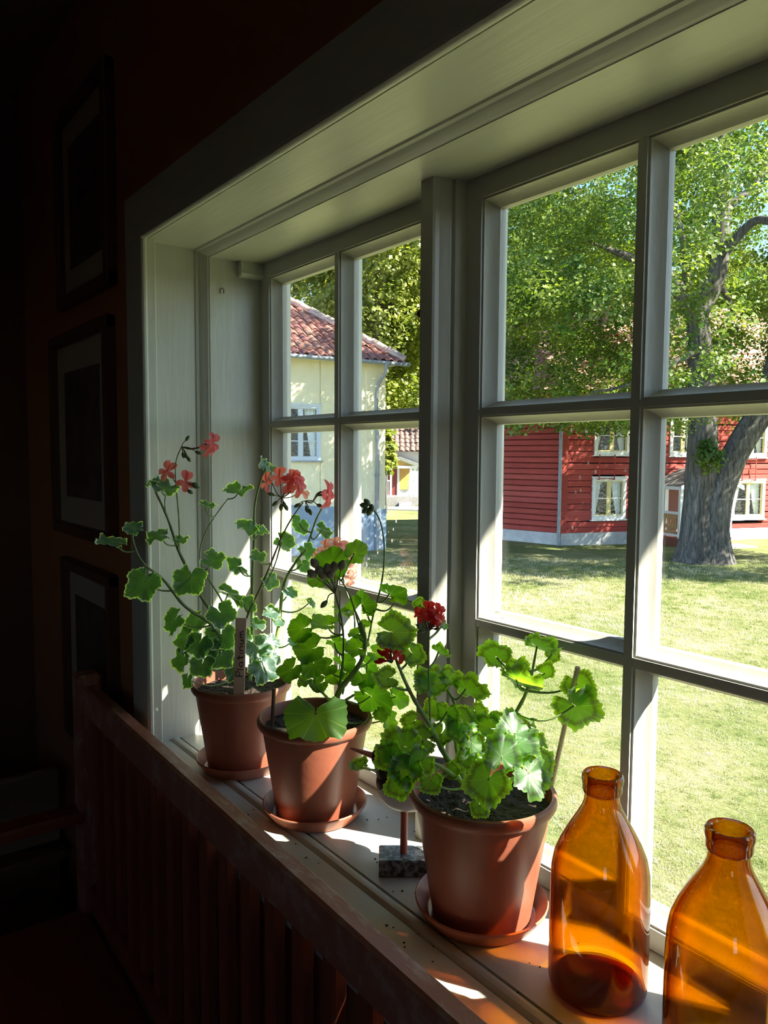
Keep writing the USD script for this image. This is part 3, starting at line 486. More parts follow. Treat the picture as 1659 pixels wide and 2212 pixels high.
B.leaves([
    (716, 1217, 46, 320, (.25, -.25, .93), -.01, .05), (768, 1192, 34, 315, (.45, -.3, .8), .0, .05), (690, 1245, 34, 190, (.1, -.6, .8), .0, .1),
    (845, 1285, 40, 60, (0.36, 0.7, -0.35), .03, .3), (858, 1300, 26, 40, (.2, .9, .3), .03, .25), (651, 1360, 38, 160, (-.3, .4, .87), -.02), (701, 1350, 38, 190, (.1, .88, .4), 0),
    (672, 1404, 42, 150, (-.2, .55, .8), -.03), (628, 1448, 34, 130, (-.3, .5, .8), -.05, .1), (676, 1438, 34, 100, (0, .5, .85), -.04), (725, 1391, 30, 40, (0.38, 0.45, -0.68), .02),
    (772, 1400, 34, 200, (0, .75, .6), .0), (813, 1413, 28, 40, (.2, .7, .6), .02), (784, 1305, 36, 330, (0.54, 0.35, -0.38), .02, .3), (767, 1311, 30, 310, (-.7, .5, .5), .02, .3),
    (736, 1323, 30, 350, (0.38, 0.68, -0.35), .02), (795, 1322, 17, 300, (.2, .8, .5), .02), (789, 1347, 15, 320, (.1, .8, .5), .01), (806, 1508, 58, 30, (0.4, 0.35, -0.78), .0, .08),
    (858, 1508, 34, 40, (0.43, 0.38, -0.68), .03, .1), (682, 1549, 84, 88, (0, .86, .5), -.085, .06), (836, 1558, 30, 80, (.75, .1, .6), .0, .3), (786, 1476, 36, 170, (.05, .93, .35), .0),
    (707, 1441, 26, 140, (.1, .6, .8), .0), (742, 1432, 32, 60, (0.4, 0.38, -0.72), .02), (795, 1438, 28, 30, (0.4, 0.45, -0.68), .03), (722, 1461, 26, 90, (-.1, .6, .8), .02), (752, 1455, 24, 40, (.1, .7, .7), .02),
    (690, 1478, 26, 130, (-.2, .7, .7), -.02), (819, 1545, 22, 60, (.5, .5, .6), -.03), (660, 1470, 24, 160, (-.3, .8, .5), -.02), (770, 1368, 22, 200, (.0, .8, .5), 0), (808, 1470, 30, 20, (.3, .6, .7), .03)])
hb = (724, 1281)
for x, y in ((680, 1217), (697, 1243), (708, 1228), (722, 1224), (739, 1221), (674, 1240), (714, 1240), (690, 1232)): B.bud(x, y, 9.5, hb, bud_dark, dd=-.02, hub_dd=-.01, long=1.35, droop=.02)
B.bud(700, 1305, 6, hb, bud_m, dd=-.02, hub_dd=-.01, droop=.25)
hb = (803, 1096)
for x, y in ((786, 1092), (793, 1085), (790, 1103), (798, 1106), (803, 1098)): B.bud(x, y, 6.5, hb, dd=.02, hub_dd=.02, long=1.5)
hb = (738, 1238)
for fx, fy, n, dg in ((702, 1182, (-.4, .5, .7), 260), (722, 1175, (0, .7, .6), 275), (745, 1181, (.3, .6, .6), 290), (690, 1203, (-.7, .1, .7), 200), (760, 1205, (.7, .2, .6), 340), (760, 1226, (.7, -.2, .6), 30), (757, 1250, (.4, -.5, .7), 90), (732, 1190, (0, .2, .9), 270)): B.flower(fx, fy, 22, n, dg, petal_pale, hb, .075, .075)

# --- front plant: zoned leaves, small red flowers
Cp = Plant(2, 'geranium with dark-zoned scalloped leaves and red flowers in the front terracotta pot', leaf_zoned, 37)
Cp.stem([(1000, 1700, -.01), (975, 1655, -.01), (945, 1600, -.01), (925, 1560, -.01), (900, 1520, -.01), (870, 1460, -.01), (850, 1410, -.01)], .0050, .002)
Cp.stem([(1010, 1700, 0), (1000, 1660, 0), (1060, 1600, .01), (1110, 1545, .0), (1135, 1500, .0), (1150, 1450, .0)], .0048, .0022)
Cp.stem([(930, 1570, -.01), (927, 1480, -.01), (926, 1400, -.01), (927, 1362, -.01)], .0016, .0012)
Cp.stem([(985, 1680, -.03), (940, 1650, -.05), (890, 1630, -.05), (850, 1625, -.05)], .0038, .002)
Cp.stem([(1005, 1690, 0), (985, 1600, .02), (985, 1530, .02), (960, 1480, .02)], .0036, .002)
Cp.stem([(1020, 1695, -.02), (1060, 1680, -.04), (1100, 1660, -.05)], .0034, .002)
Cp.leaves([
    (852, 1368, 58, 20, (.15, .62, .75), -.01, .2), (951, 1409, 32, 15, (0.4, 0.69, -0.35), -.0), (906, 1305, 19, 240, (-.1, .4, .9), .0), (958, 1350, 15, 60, (.6, .4, .6), 0),
    (892, 1414, 34, 60, (.1, .5, .85), .0), (835, 1466, 34, 160, (.1, .6, .8), -.02), (932, 1476, 52, 170, (.05, .8, .55), .0), (972, 1466, 36, 30, (.1, .8, .55), .01),
    (1012, 1492, 58, 25, (0.39, 0.58, -0.47), -.01, .2), (1068, 1416, 46, 215, (0.41, 0.38, -0.7), .0, .15), (1166, 1399, 54, 10, (0.36, 0.7, -0.35), .0, .25), (1194, 1415, 22, 70, (.2, .3, .9), .02),
    (1115, 1450, 40, 350, (0.33, 0.38, -0.72), .03), (1123, 1472, 66, 20, (0.38, 0.65, -0.38), -.01, .22), (1180, 1453, 30, 10, (-.5, .6, .5), .0), (1250, 1482, 44, 60, (-.3, .1, .95), .01, .05),
    (1246, 1530, 66, 48, (0.31, 0.35, -0.83), -.01, .08), (1115, 1580, 58, 300, (.2, .55, .8), -.02, .12), (1053, 1572, 42, 200, (.0, .8, .6), .0), (1084, 1628, 54, 280, (.2, .35, .9), -.055, .1),
    (1052, 1690, 62, 115, (-.15, .5, .87), -.085, .1), (1146, 1676, 60, 60, (.42, .48, .77), -.055, .1), (1037, 1745, 28, 80, (-.1, .3, .95), -.085), (1168, 1648, 42, 30, (.3, .5, .8), -.02),
    (1127, 1607, 52, 20, (.2, .8, .5), -.03), (868, 1614, 60, 190, (-.2, .62, .75), -.06, .1), (908, 1600, 46, 170, (-.1, .6, .8), -.03), (840, 1634, 42, 190, (-.3, .5, .8), -.07),
    (778, 1658, 28, 185, (-.2, .9, .3), -.08, .4), (878, 1664, 48, 120, (-.2, .45, .85), -.085), (862, 1696, 40, 110, (-.3, .35, .88), -.09), (906, 1646, 44, 140, (0, .5, .85), -.08),
    (966, 1540, 38, 100, (0.38, 0.38, -0.72), .0), (995, 1556, 42, 60, (.1, .6, .8), .0), (990, 1580, 36, 100, (0, .6, .8), -.01), (951, 1588, 32, 120, (.1, .6, .8), -.0),
    (1021, 1610, 38, 80, (.1, .5, .85), -.02), (919, 1466, 28, 100, (0, .7, .7), .01), (975, 1666, 26, 40, (.1, .7, .7), -.03), (1076, 1552, 24, 300, (.2, .7, .6), .01), (940, 1530, 34, 110, (-.1, .6, .8), .02),
    (1010, 1640, 34, 120, (0, .6, .8), -.03), (1160, 1600, 30, 20, (.3, .8, .4), -.01), (930, 1690, 34, 100, (-.1, .5, .85), -.06), (890, 1560, 30, 150, (-.2, .6, .75), -.0), (1030, 1540, 30, 60, (.2, .7, .7), .02)])
hb = (927, 1362)
for fx, fy, n, dg in ((908, 1328, (-.7, .2, .6), 200), (925, 1318, (-.1, .4, .9), 275), (943, 1322, (.3, .4, .85), 310), (950, 1336, (.7, .0, .6), 10), (934, 1334, (.2, -.2, .9), 60)): Cp.flower(fx, fy, 22, n, dg, petal_red, hb, -.01, -.01)
for x, y in ((905, 1352), (948, 1350), (912, 1364), (945, 1358)): Cp.bud(x, y, 4, hb, stalk_red, dd=-.01, hub_dd=-.01)
hb = (846, 1432)
for fx, fy, n, dg in ((848, 1395, (.3, .5, .8), 275), (858, 1415, (.6, .1, .8), 40), (838, 1405, (-.4, .3, .85), 250)): Cp.flower(fx, fy, 22, n, dg, petal_red, hb, -.01, -.01, .4)
for x, y in ((822, 1410), (826, 1426), (818, 1430), (834, 1416)): Cp.bud(x, y, 4.5, hb, petal_red, dd=-.01, hub_dd=-.01, long=2.4)

# sticks and the name label
def stroke_mesh(lines, o, ex, ey, nrm, w):
    ms = []
    for ln in lines:
        P = np.array([o + x * ex + y * ey + nrm * .0006 for x, y in smooth_line([(a, b, 0) for a, b in ln], 4 * len(ln))[:, :2]])
        ms.append(tube(P, w, 5))
    return cat_(*ms)
lbD = A.D - .068
tb, tt = at(516, 1492, lbD), at(521, 1335, lbD - .006)
ex = unit(RT - .05 * UP); ax = unit(tt - tb); nr = unit(np.cross(ex, ax)); ex = np.cross(ax, nr); wl = 24 * lbD / PF; hl = np.linalg.norm(tt - tb)
lab = thing('plant_label', 'flat wooden plant label lettered Platinum stuck in the leftmost pot', 'plant label', tb)
lb = box(-wl / 2, wl / 2, -.03, hl, -.0022, 0, .0008); v = np.array(lb.vertices)
part(lab, 'stick', trimesh.Trimesh(tb + v[:, :1] * ex + v[:, 1:2] * ax + v[:, 2:] * nr, lb.faces, process=False), label_wood)
L = {'P': ([[(0, 0), (0, .5), (0, 1)], [(0, 1), (.45, .98), (.5, .7), (.3, .5), (0, .48)]], .7), 'l': ([[(0, 0), (0, .5), (0, .95)]], .3), 'a': ([[(.42, .5), (.2, .58), (0, .3), (.15, .02), (.42, .2), (.42, .5)], [(.42, .55), (.44, .2), (.52, 0)]], .75),
     't': ([[(.15, .85), (.15, .3), (.2, .02), (.35, .05)], [(-.05, .58), (.15, .6), (.4, .6)]], .62), 'i': ([[(0, .55), (0, .3), (.03, 0)], [(0, .78), (.01, .8), (.02, .82)]], .3), 'n': ([[(0, .55), (0, .3), (0, 0)], [(0, .4), (.2, .56), (.38, .42), (.4, 0)]], .65),
     'u': ([[(0, .55), (.02, .15), (.2, 0), (.38, .15), (.4, .55)], [(.4, .3), (.42, .1), (.48, 0)]], .68), 'm': ([[(0, .55), (0, .3), (0, 0)], [(0, .4), (.16, .56), (.28, .4), (.28, 0)], [(.28, .4), (.45, .56), (.58, .4), (.6, 0)]], .8)}
cap = wl * .60; run = hl * .20; rows = []
tot = sum(L[c][1] for c in 'Platinum'); sc = hl * .64 / (tot * cap)
for c in 'Platinum':
    for s_ in L[c][0]: rows.append([(wl * .30 - y * cap, run + x * cap * sc) for x, y in s_])
    run += L[c][1] * cap * sc
part(lab, 'lettering', stroke_mesh(rows, tb, ex, ax, nr, .00075), ink)
a, b = on_z(1186, 1722, .984), at(1248, 1441, depth(on_z(1186, 1722, .984)) - .050)
sk = thing('support_stick', 'thin pale wooden stick leaning in the front pot beside the bottle', 'stick', a)
part(sk, 'rod', tube(smooth_line([a, b], 6), .0030, 8), stick_m, 40)
a, b = at(588, 1566, B.D - .066), at(592, 1487, B.D - .064)
sk = thing('support_stick', 'short dark brown stick at the left inside edge of the middle pot', 'stick', a)
part(sk, 'rod', tube(smooth_line([a, b], 6), .0028, 8), dark_stick, 40)

# ---------------------------------------------------------------- amber bottles
b1 = on_z(1302, 1672, 1.0775)[:2]; b2 = on_z(1577, 1790, 1.0775)[:2]
bt = thing('glass_bottle', 'amber glass bottle standing next to the front pot, full outline in view', 'bottle', (*b1, 0.85), group='amber bottles on the window sill')
op = [(.040, 0), (.046, .0015), (.0490, .006), (.0500, .013), (.0502, .06), (.0500, .105), (.0490, .128), (.0462, .142), (.0405, .156), (.0330, .170), (.0260, .182), (.0205, .192), (.0180, .199), (.0172, .206), (.0171, .2105)]
lip = [(.0171, .2085), (.0190, .2090), (.0197, .2110), (.0197, .2165), (.0202, .2185), (.0210, .2225), (.0206, .2265), (.0190, .2284), (.0160, .2278), (.0148, .2262), (.0146, .2222), (.0150, .206)]
ip = [(r - .0026, max(z, .006)) for r, z in op[:-1]][::-1]
def bottle_parts(bt, c):
    o = (*c, 0.85)
    part(bt, 'body', lathe(op, 96, o), amber, True)
    part(bt, 'inner_wall', lathe([(.0150, .206)] + ip[1:-3], 96, o), amber, True)
    part(bt, 'lip', lathe(lip, 96, o), amber_lip, 25)
    part(bt, 'base', lathe([(0, .0062), (.030, .0050), (.0455, .0075), (.0465, .0045), (.043, .0022), (.038, .0008), (.030, .0022), (0, .0040)][::-1], 96, o), amber_thick, True)
bottle_parts(bt, b1)
dup(bt, (*b2, 0.85), 'amber glass bottle at the right edge of the picture, cut off by it')

# ---------------------------------------------------------------- wading bird figure on a stone base
rp = on_z(872, 1842, .872); ca, sa = RT[:2] / np.linalg.norm(RT[:2]), GF
bird = thing('bird_figure', 'black and white wading bird figure on red peg and granite block, half hidden by leaves', 'bird figure', (rp[0], rp[1], .85))
def cam_box(x0, x1, y0, y1, z0, z1, b):
    m = box(x0, x1, y0, y1, z0, z1, b); v = np.array(m.vertices); w = rp[:2] + v[:, :1] * ca + v[:, 1:2] * sa
    return trimesh.Trimesh(np.c_[w, v[:, 2]], m.faces, process=False)
part(bird, 'stone_base', cam_box(-.033, .050, -.022, .020, .850, .8725, .0015), granite)
part(bird, 'peg', tube([(rp[0], rp[1], .86), (rp[0], rp[1], .945)], .0050, 12), bird_red, 40)
bd = depth(rp) + .004
Rm = np.array([np.r_[ca, 0], np.r_[sa, 0], [0, 0, 1.0]])
bc = np.array([*(rp[:2] + ca * .022 + sa * .002), .966])
def egg(c, r, sub=3, yaw=0.0, tilt=0.0):
    m = trimesh.creation.icosphere(sub, 1.0); v = np.array(m.vertices); v[:, 2] *= 1 - .22 * v[:, 0]; v[:, 1] *= 1 - .15 * v[:, 0]; v = v * np.asarray(r)
    c_, s_ = math.cos(tilt), math.sin(tilt); v = np.c_[v[:, 0] * c_ - v[:, 2] * s_, v[:, 1], v[:, 0] * s_ + v[:, 2] * c_]
    return trimesh.Trimesh(v @ Rm + c, m.faces, process=False)
part(bird, 'body', egg(bc, (.058, .027, .034), tilt=.15), bird_white, True)
part(bird, 'back', egg(bc + [0, 0, .0085], (.060, .0255, .029), tilt=.15), bird_black, True)
for sgn in (-1, 1): part(bird, 'wing', egg(bc + np.r_[sa * sgn * .017, .006] + np.r_[ca * .006, 0], (.040, .012, .020), tilt=.2), bird_black, True)
hd = bc + np.r_[-ca * .048, .036]
part(bird, 'neck', tube(smooth_line([bc + np.r_[-ca * .034, .006], bc + np.r_[-ca * .046, .022], hd], 8), np.linspace(.019, .013, 8), 14), bird_black, True)
part(bird, 'head', egg(hd, (.018, .013, .0135)), bird_black, True)
bt_ = at(757, 1616, depth(hd) - .004)
part(bird, 'beak', tube(smooth_line([hd + np.r_[-ca * .010, 0], bt_], 6), np.linspace(.0048, .0016, 6), 10), bird_red, True)
# crumbs of soil on the sill
cr = []
for _ in range(70):
    x, y = rng.uniform(-1.05, -.5), rng.uniform(.50, .70)
    if all(np.hypot(x - p[0], y - p[1]) > .083 for p in POTS) and np.hypot(x - b1[0], y - b1[1]) > .06:
        cr.append(ellipsoid((x, y, .8502), np.array([1.2, 1, .6]) * rng.uniform(.0006, .0015), 1))
solo('soil_crumbs', cat_(*cr), soil_m, 'dark crumbs of soil scattered on the white sill between the pots', 'soil', kind='stuff')
#--PART3--
# ---------------------------------------------------------------- outdoors
GZ = -1.10
grass_soil = usdkit.material(stage, '/World/Looks/lawn', {
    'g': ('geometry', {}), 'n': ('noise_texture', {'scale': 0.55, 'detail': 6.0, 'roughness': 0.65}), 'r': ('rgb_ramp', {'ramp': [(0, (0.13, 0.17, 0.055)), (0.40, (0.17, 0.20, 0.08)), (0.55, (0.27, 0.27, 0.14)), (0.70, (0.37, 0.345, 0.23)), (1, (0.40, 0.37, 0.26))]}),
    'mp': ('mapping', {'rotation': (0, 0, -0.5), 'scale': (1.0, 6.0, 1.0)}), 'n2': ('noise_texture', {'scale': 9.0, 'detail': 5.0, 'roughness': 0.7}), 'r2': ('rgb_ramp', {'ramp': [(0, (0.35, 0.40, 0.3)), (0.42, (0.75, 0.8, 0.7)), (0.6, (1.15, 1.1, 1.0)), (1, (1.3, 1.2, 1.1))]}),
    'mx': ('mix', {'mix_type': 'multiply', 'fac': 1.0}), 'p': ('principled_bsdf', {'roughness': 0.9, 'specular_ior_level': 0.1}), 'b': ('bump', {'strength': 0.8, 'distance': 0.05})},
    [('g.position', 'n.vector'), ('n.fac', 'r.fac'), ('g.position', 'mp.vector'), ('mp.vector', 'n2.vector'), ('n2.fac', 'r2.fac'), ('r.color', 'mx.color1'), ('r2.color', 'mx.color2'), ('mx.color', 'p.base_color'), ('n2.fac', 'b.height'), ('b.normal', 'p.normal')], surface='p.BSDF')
def blade_mat(name, c1, c2, tc):
    return usdkit.material(stage, f'/World/Looks/{name}', {'o': ('geometry', {}), 'n': ('noise_texture', {'scale': 0.7, 'detail': 3.0, 'roughness': 0.7}), 'r': ('rgb_ramp', {'ramp': [(0, c1), (0.42, c1), (0.62, c2), (1, c2)]}), 'p': ('principled_bsdf', {'roughness': 0.55, 'specular_ior_level': 0.25}), 't': ('translucent_bsdf', {'color': tc}), 'm': ('mix_closure', {'fac': 0.3})},
        [('o.position', 'n.vector'), ('n.fac', 'r.fac'), ('r.color', 'p.base_color'), ('p.BSDF', 'm.closure1'), ('t.BSDF', 'm.closure2')], surface='m.closure')
blade_g = blade_mat('grass_blades', (0.15, 0.21, 0.06), (0.38, 0.37, 0.20), (0.30, 0.35, 0.10)); blade_d = blade_mat('dry_blades', (0.52, 0.49, 0.30), (0.70, 0.65, 0.48), (0.55, 0.5, 0.24))
def lawn_z(x, y): return GZ + .10 * (meshkit.fbm(np.stack([x * .16, y * .16, x * 0], -1), 3, 3) - .5)
gu, gv = np.meshgrid(np.linspace(-34, 34, 90), np.r_[np.linspace(0.2, 30, 90), np.linspace(32, 75, 20)], indexing='ij')
gx, gy = GR[0] * gu + GF[0] * gv, GR[1] * gu + GF[1] * gv
gy = np.maximum(gy, OUT_Y + .02); gz = lawn_z(gx, gy); n1, n2 = gx.shape
i, j = np.meshgrid(np.arange(n1 - 1), np.arange(n2 - 1), indexing='ij')
q = quads(np.stack([i * n2 + j, (i + 1) * n2 + j, (i + 1) * n2 + j + 1, i * n2 + j + 1], -1).reshape(-1, 4))
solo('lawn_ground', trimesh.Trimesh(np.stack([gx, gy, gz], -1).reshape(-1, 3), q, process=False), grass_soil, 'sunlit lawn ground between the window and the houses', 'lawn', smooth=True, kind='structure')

def quats(axis_z, spin):
    """half-float quaternions that turn z to the given axes after a spin about z"""
    z = np.array([0, 0, 1.0]); ax = axis_z / np.linalg.norm(axis_z, axis=1, keepdims=True)
    w = 1 + ax[:, 2]; xyz = np.cross(np.broadcast_to(z, ax.shape), ax); qa = np.c_[w, xyz]; qa /= np.linalg.norm(qa, axis=1, keepdims=True) + 1e-9
    c, s = np.cos(spin / 2), np.sin(spin / 2); w, x, y, k = qa.T
    return np.c_[w * c - k * s, x * c + y * s, y * c - x * s, k * c + w * s]
def scatter(path, protos, pos, axis, spin, scale, idx):
    pi = UsdGeom.PointInstancer.Define(stage, path)
    rel = pi.CreatePrototypesRel()
    for nm, m, mt, sm in protos:
        usdkit.mesh(stage, f'{path}/{nm}', m, mt, smooth=sm); rel.AddTarget(f'{path}/{nm}')
    pi.CreatePositionsAttr(Vt.Vec3fArray.FromNumpy(pos.astype(np.float32)))
    qq = quats(axis, spin).astype(float)
    pi.CreateOrientationsAttr(Vt.QuathArray([Gf.Quath(float(a), float(b), float(c), float(d)) for a, b, c, d in qq]))
    pi.CreateScalesAttr(Vt.Vec3fArray.FromNumpy(np.repeat(scale[:, None], 3, 1).astype(np.float32)))
    pi.CreateProtoIndicesAttr(Vt.IntArray.FromNumpy(idx.astype(np.int32)))
    return pi.GetPrim()
def tuft(n, h, spread, seed):
    r = np.random.default_rng(seed); v, f = [], []
    for k in range(n):
        a, l, w = r.uniform(0, 6.28), h * r.uniform(.5, 1.15), r.uniform(.0016, .0032)
        b = np.array([*r.normal(0, spread, 2), 0]); d = np.array([math.cos(a), math.sin(a), 0]); s = np.array([-d[1], d[0], 0]); ln = r.uniform(.25, .95)
        p1 = b + d * l * ln * .35 + [0, 0, l * .6]; p2 = b + d * l * ln + [0, 0, l * (1 - .35 * ln)]
        o = len(v); v += [b - s * w, b + s * w, p1 - s * w * .8, p1 + s * w * .8, p2]; f += [[o, o + 1, o + 3], [o, o + 3, o + 2], [o + 2, o + 3, o + 4]]
    return np.array(v), np.array(f)
N = 44000
vv = 3.0 + 15.5 * rng.random(N) ** 1.35; uu = (rng.random(N) * 1.25 - .48) * vv
pos = np.c_[GR[0] * uu + GF[0] * vv, GR[1] * uu + GF[1] * vv, np.zeros(N)]; uvp = np.c_[pos[:, :2] @ GR, pos[:, :2] @ GF]; inh = ((uvp - [-.02, 20.2]) @ np.array([-.5, .866]) > -.15) & (uvp[:, 0] < .2); pos = pos[(pos[:, 1] > OUT_Y + .15) & ~inh & (np.hypot(uvp[:, 0] - 7.8, uvp[:, 1] - 18.4) > .85)]; N = len(pos); pos[:, 2] = lawn_z(pos[:, 0], pos[:, 1]) - .004
dn = meshkit.fbm(np.c_[pos[:, 0] * .9, pos[:, 1] * 1.6, pos[:, 0] * 0], 3, 9)
idx = np.where(rng.random(N) < np.clip((dn - .35) * 2.6, .12, .8), 3, 0) + rng.integers(0, 3, N)
axs = np.c_[rng.normal(0, .12, N), rng.normal(0, .12, N), np.ones(N)]
dist = np.hypot(pos[:, 0], pos[:, 1])
g = scatter('/World/lawn_grass', [(f'grass_tuft_{k:03d}' if k else 'grass_tuft', tuft(16, .055, .035, 50 + k), blade_g, False) for k in range(3)] + [(f'dry_tuft_{k:03d}' if k else 'dry_tuft', tuft(16, .045, .04, 60 + k), blade_d, False) for k in range(3)],
            pos, axs, rng.uniform(0, 6.28, N), rng.uniform(.6, 1.2, N) * np.clip(dist / 12, .6, 1.15), idx)
tag(g, 'short mown grass, partly dry and straw coloured, on the lawn outside', 'grass', kind='stuff')

# --- trees
bark = usdkit.material(stage, '/World/Looks/bark', {'g': ('geometry', {}), 'mp': ('mapping', {'scale': (1, 1, 0.16)}), 'n': ('noise_texture', {'scale': 16.0, 'detail': 5.0, 'roughness': 0.7, 'distortion': 0.6}),
    'r': ('rgb_ramp', {'ramp': [(0, (0.025, 0.022, 0.02)), (0.40, (0.05, 0.045, 0.04)), (0.55, (0.125, 0.115, 0.105)), (0.75, (0.19, 0.175, 0.16)), (1, (0.23, 0.21, 0.19))]}), 'p': ('principled_bsdf', {'roughness': 0.9}), 'b': ('bump', {'strength': 1.0, 'distance': 0.06})},
    [('g.position', 'mp.vector'), ('mp.vector', 'n.vector'), ('n.fac', 'r.fac'), ('r.color', 'p.base_color'), ('n.fac', 'b.height'), ('b.normal', 'p.normal')], surface='p.BSDF')
def foliage_mat(name, c1, c2, tc, tw=0.45):
    return usdkit.material(stage, f'/World/Looks/{name}', {'o': ('object_info', {}), 'g': ('geometry', {}), 'n': ('noise_texture', {'scale': 0.9, 'detail': 3.0, 'roughness': 0.7}), 'r': ('rgb_ramp', {'ramp': [(0, c1), (0.38, c1), (0.64, c2), (1, c2)]}),
        'p': ('principled_bsdf', {'roughness': 0.45, 'specular_ior_level': 0.4}), 't': ('translucent_bsdf', {}), 'tc': ('mix', {'mix_type': 'multiply', 'fac': 1.0, 'color2': tc}), 'm': ('mix_closure', {'fac': tw})},
        [('g.position', 'n.vector'), ('n.fac', 'r.fac'), ('r.color', 'p.base_color'), ('r.color', 'tc.color1'), ('tc.color', 't.color'), ('p.BSDF', 'm.closure1'), ('t.BSDF', 'm.closure2')], surface='m.closure')
linden_leaf = foliage_mat('linden_leaves', (0.055, 0.115, 0.024), (0.19, 0.235, 0.045), (1.9, 2.0, 0.7), 0.38)
maple_leaf = foliage_mat('maple_leaves', (0.13, 0.17, 0.03), (0.30, 0.32, 0.07), (1.7, 1.8, 0.7))
dull_leaf = foliage_mat('willow_leaves', (0.10, 0.13, 0.035), (0.19, 0.20, 0.06), (1.6, 1.6, 0.7))
def cluster(n, rad, leaf, seed, flat=.6, asp=.8):
    r = np.random.default_rng(seed); v, f = [], []
    for k in range(n):
        c = r.normal(0, 1, 3); c *= rad * r.random() ** .4 / (np.linalg.norm(c) + 1e-6); c[2] *= flat
        nrm = unit(np.array([*r.normal(0, .6, 2), .9]) + .5 * unit(c)); d = unit(np.cross(nrm, r.normal(0, 1, 3))); s = np.cross(nrm, d); l = leaf * r.uniform(.65, 1.25)
        o = len(v); v += [c - d * l * .5, c + s * l * asp * .5 - d * l * .08, c + d * l * .55 - nrm * l * .12, c - s * l * asp * .5 - d * l * .08]
        f += [[o, o + 1, o + 2], [o, o + 2, o + 3]]
    return np.array(v), np.array(f)
def branch(t, name, pts, rad, sides=14, n=None, rough=.12, seed=0, flare=0.0):
    P = smooth_line(pts, n or 8 * len(pts)); R = np.interp(np.linspace(0, 1, len(P)), np.linspace(0, 1, len(rad)), rad)
    if flare: R = R * (1 + flare * np.exp(-np.linspace(0, len(P) / 3.0, len(P))))
    a = np.arange(sides) * 2 * np.pi / sides
    def nz(n_, s_):
        k = np.stack([np.cos(a)[None] * 2.2 + 0 * P[:, :1], np.sin(a)[None] * 2.2 + 0 * P[:, :1], P[:, 2:3] * .9 + 0 * a[None]], -1)
        b = 1 + rough * 2 * (meshkit.fbm(k + seed * 7, 3, seed) - .5)
        ridge = 1 + .05 * np.sin(a[None] * sides * .33 + meshkit.fbm(k * .6, 2, seed + 5) * 9)
        return b * ridge
    return part(t, name, tube(P, R, sides, noise=nz), bark, True)
def crown(t, pos, proto_sets, axis, scale, idx, name='foliage'):
    p = scatter(f'{t}/{name}', proto_sets, pos - LOC[t], axis, rng.uniform(0, 6.28, len(pos)), scale, idx); tag(p, None, None, None, 'stuff')
def blob(n, c, r, shell=.55):
    d = rng.normal(0, 1, (n, 3)); d /= np.linalg.norm(d, axis=1, keepdims=True); rad = 1 - shell * rng.random(n) ** 1.6
    return np.asarray(c) + d * rad[:, None] * np.asarray(r), d
def px_uvz(px, py, v): return np.array([(px - 829.5) / 1661 * v, v, 1.4 + (984 + .0061 * (px - 829) - py) / 1661 * v])
def Wp(p): p = np.atleast_2d(p); return np.c_[GR[0] * p[:, 0] + GF[0] * p[:, 1], GR[1] * p[:, 0] + GF[1] * p[:, 1], p[:, 2]]
TV = 18.4
def tp(px, py, dv=0): return Wp(px_uvz(px, py, TV + dv))[0]
lin = thing('linden_tree', 'big old linden with a forked grey trunk on the lawn before the red house', 'tree', (*tp(1522, 1212)[:2], GZ))
branch(lin, 'trunk', [(*tp(1515, 1226)[:2], GZ - .15), tp(1512, 1150), tp(1513, 1080), tp(1514, 980), tp(1512, 890), tp(1506, 800), tp(1497, 720), tp(1490, 680)], [.52, .40, .36, .35, .32, .30, .27, .24], 40, 60, .10, 1, .45)
branch(lin, 'trunk', [(*tp(1545, 1226, -.15)[:2], GZ - .15), tp(1545, 1150, -.1), tp(1558, 1060, -.1), tp(1586, 980, -.05), tp(1622, 915), tp(1652, 860), tp(1672, 790), tp(1690, 690, .3), tp(1720, 560, .6)], [.40, .32, .29, .30, .30, .29, .27, .22, .15], 36, 60, .10, 2, .40)
for k, (pts, rad) in enumerate([
    ([tp(1492, 690), tp(1512, 650), tp(1530, 610), tp(1536, 540), tp(1535, 440), tp(1528, 300, .3), tp(1540, 150, .4)], [.22, .21, .20, .19, .17, .12, .08]),
    ([tp(1488, 690), tp(1468, 660, -.1), tp(1440, 622, -.2), tp(1400, 590, -.4), tp(1330, 560, -.5), tp(1250, 530, -.8)], [.20, .18, .15, .11, .06, .01]),
    ([tp(1478, 650, -.1), tp(1466, 600, -.1), tp(1460, 550, -.2), tp(1440, 470, -.3)], [.09, .08, .07, .04]),
    ([tp(1545, 560), tp(1575, 520, -.2), tp(1610, 490, -.4), tp(1659, 500, -.8), tp(1740, 520, -1.4)], [.12, .10, .09, .07, .04]),
    ([tp(1535, 470), tp(1590, 430, .4), tp(1640, 360, .9)], [.10, .07, .04]),
    ([tp(1535, 620), tp(1560, 660, .6), tp(1580, 720, 1.3)], [.07, .05, .02]),
    ([tp(1500, 760), tp(1440, 790, -.6), tp(1360, 830, -1.4), tp(1270, 850, -2.2)], [.09, .06, .04, .02]),
    ([tp(1700, 640, .4), tp(1770, 560, -.5), tp(1860, 500, -1.5)], [.16, .10, .05]),
    ([tp(1530, 330, .3), tp(1450, 230, -.5), tp(1330, 160, -1.4)], [.12, .08, .03])]):
    branch(lin, 'branch', pts, rad, 12, None, .12, 10 + k)
cc = np.array([7.9, 18.6, 6.6])
P1, d1 = blob(7000, cc, (6.6, 6.6, 6.9), .5)
P2, d2 = blob(2600, cc + [-2.6, -1.2, -1.6], (4.2, 4.2, 3.6), .6); P3, d3 = blob(1100, cc + [3.8, -2.0, -2.0], (3.6, 3.4, 2.6), .6)
P = np.vstack([P1, P2, P3]); d = np.vstack([d1, d2, d3])
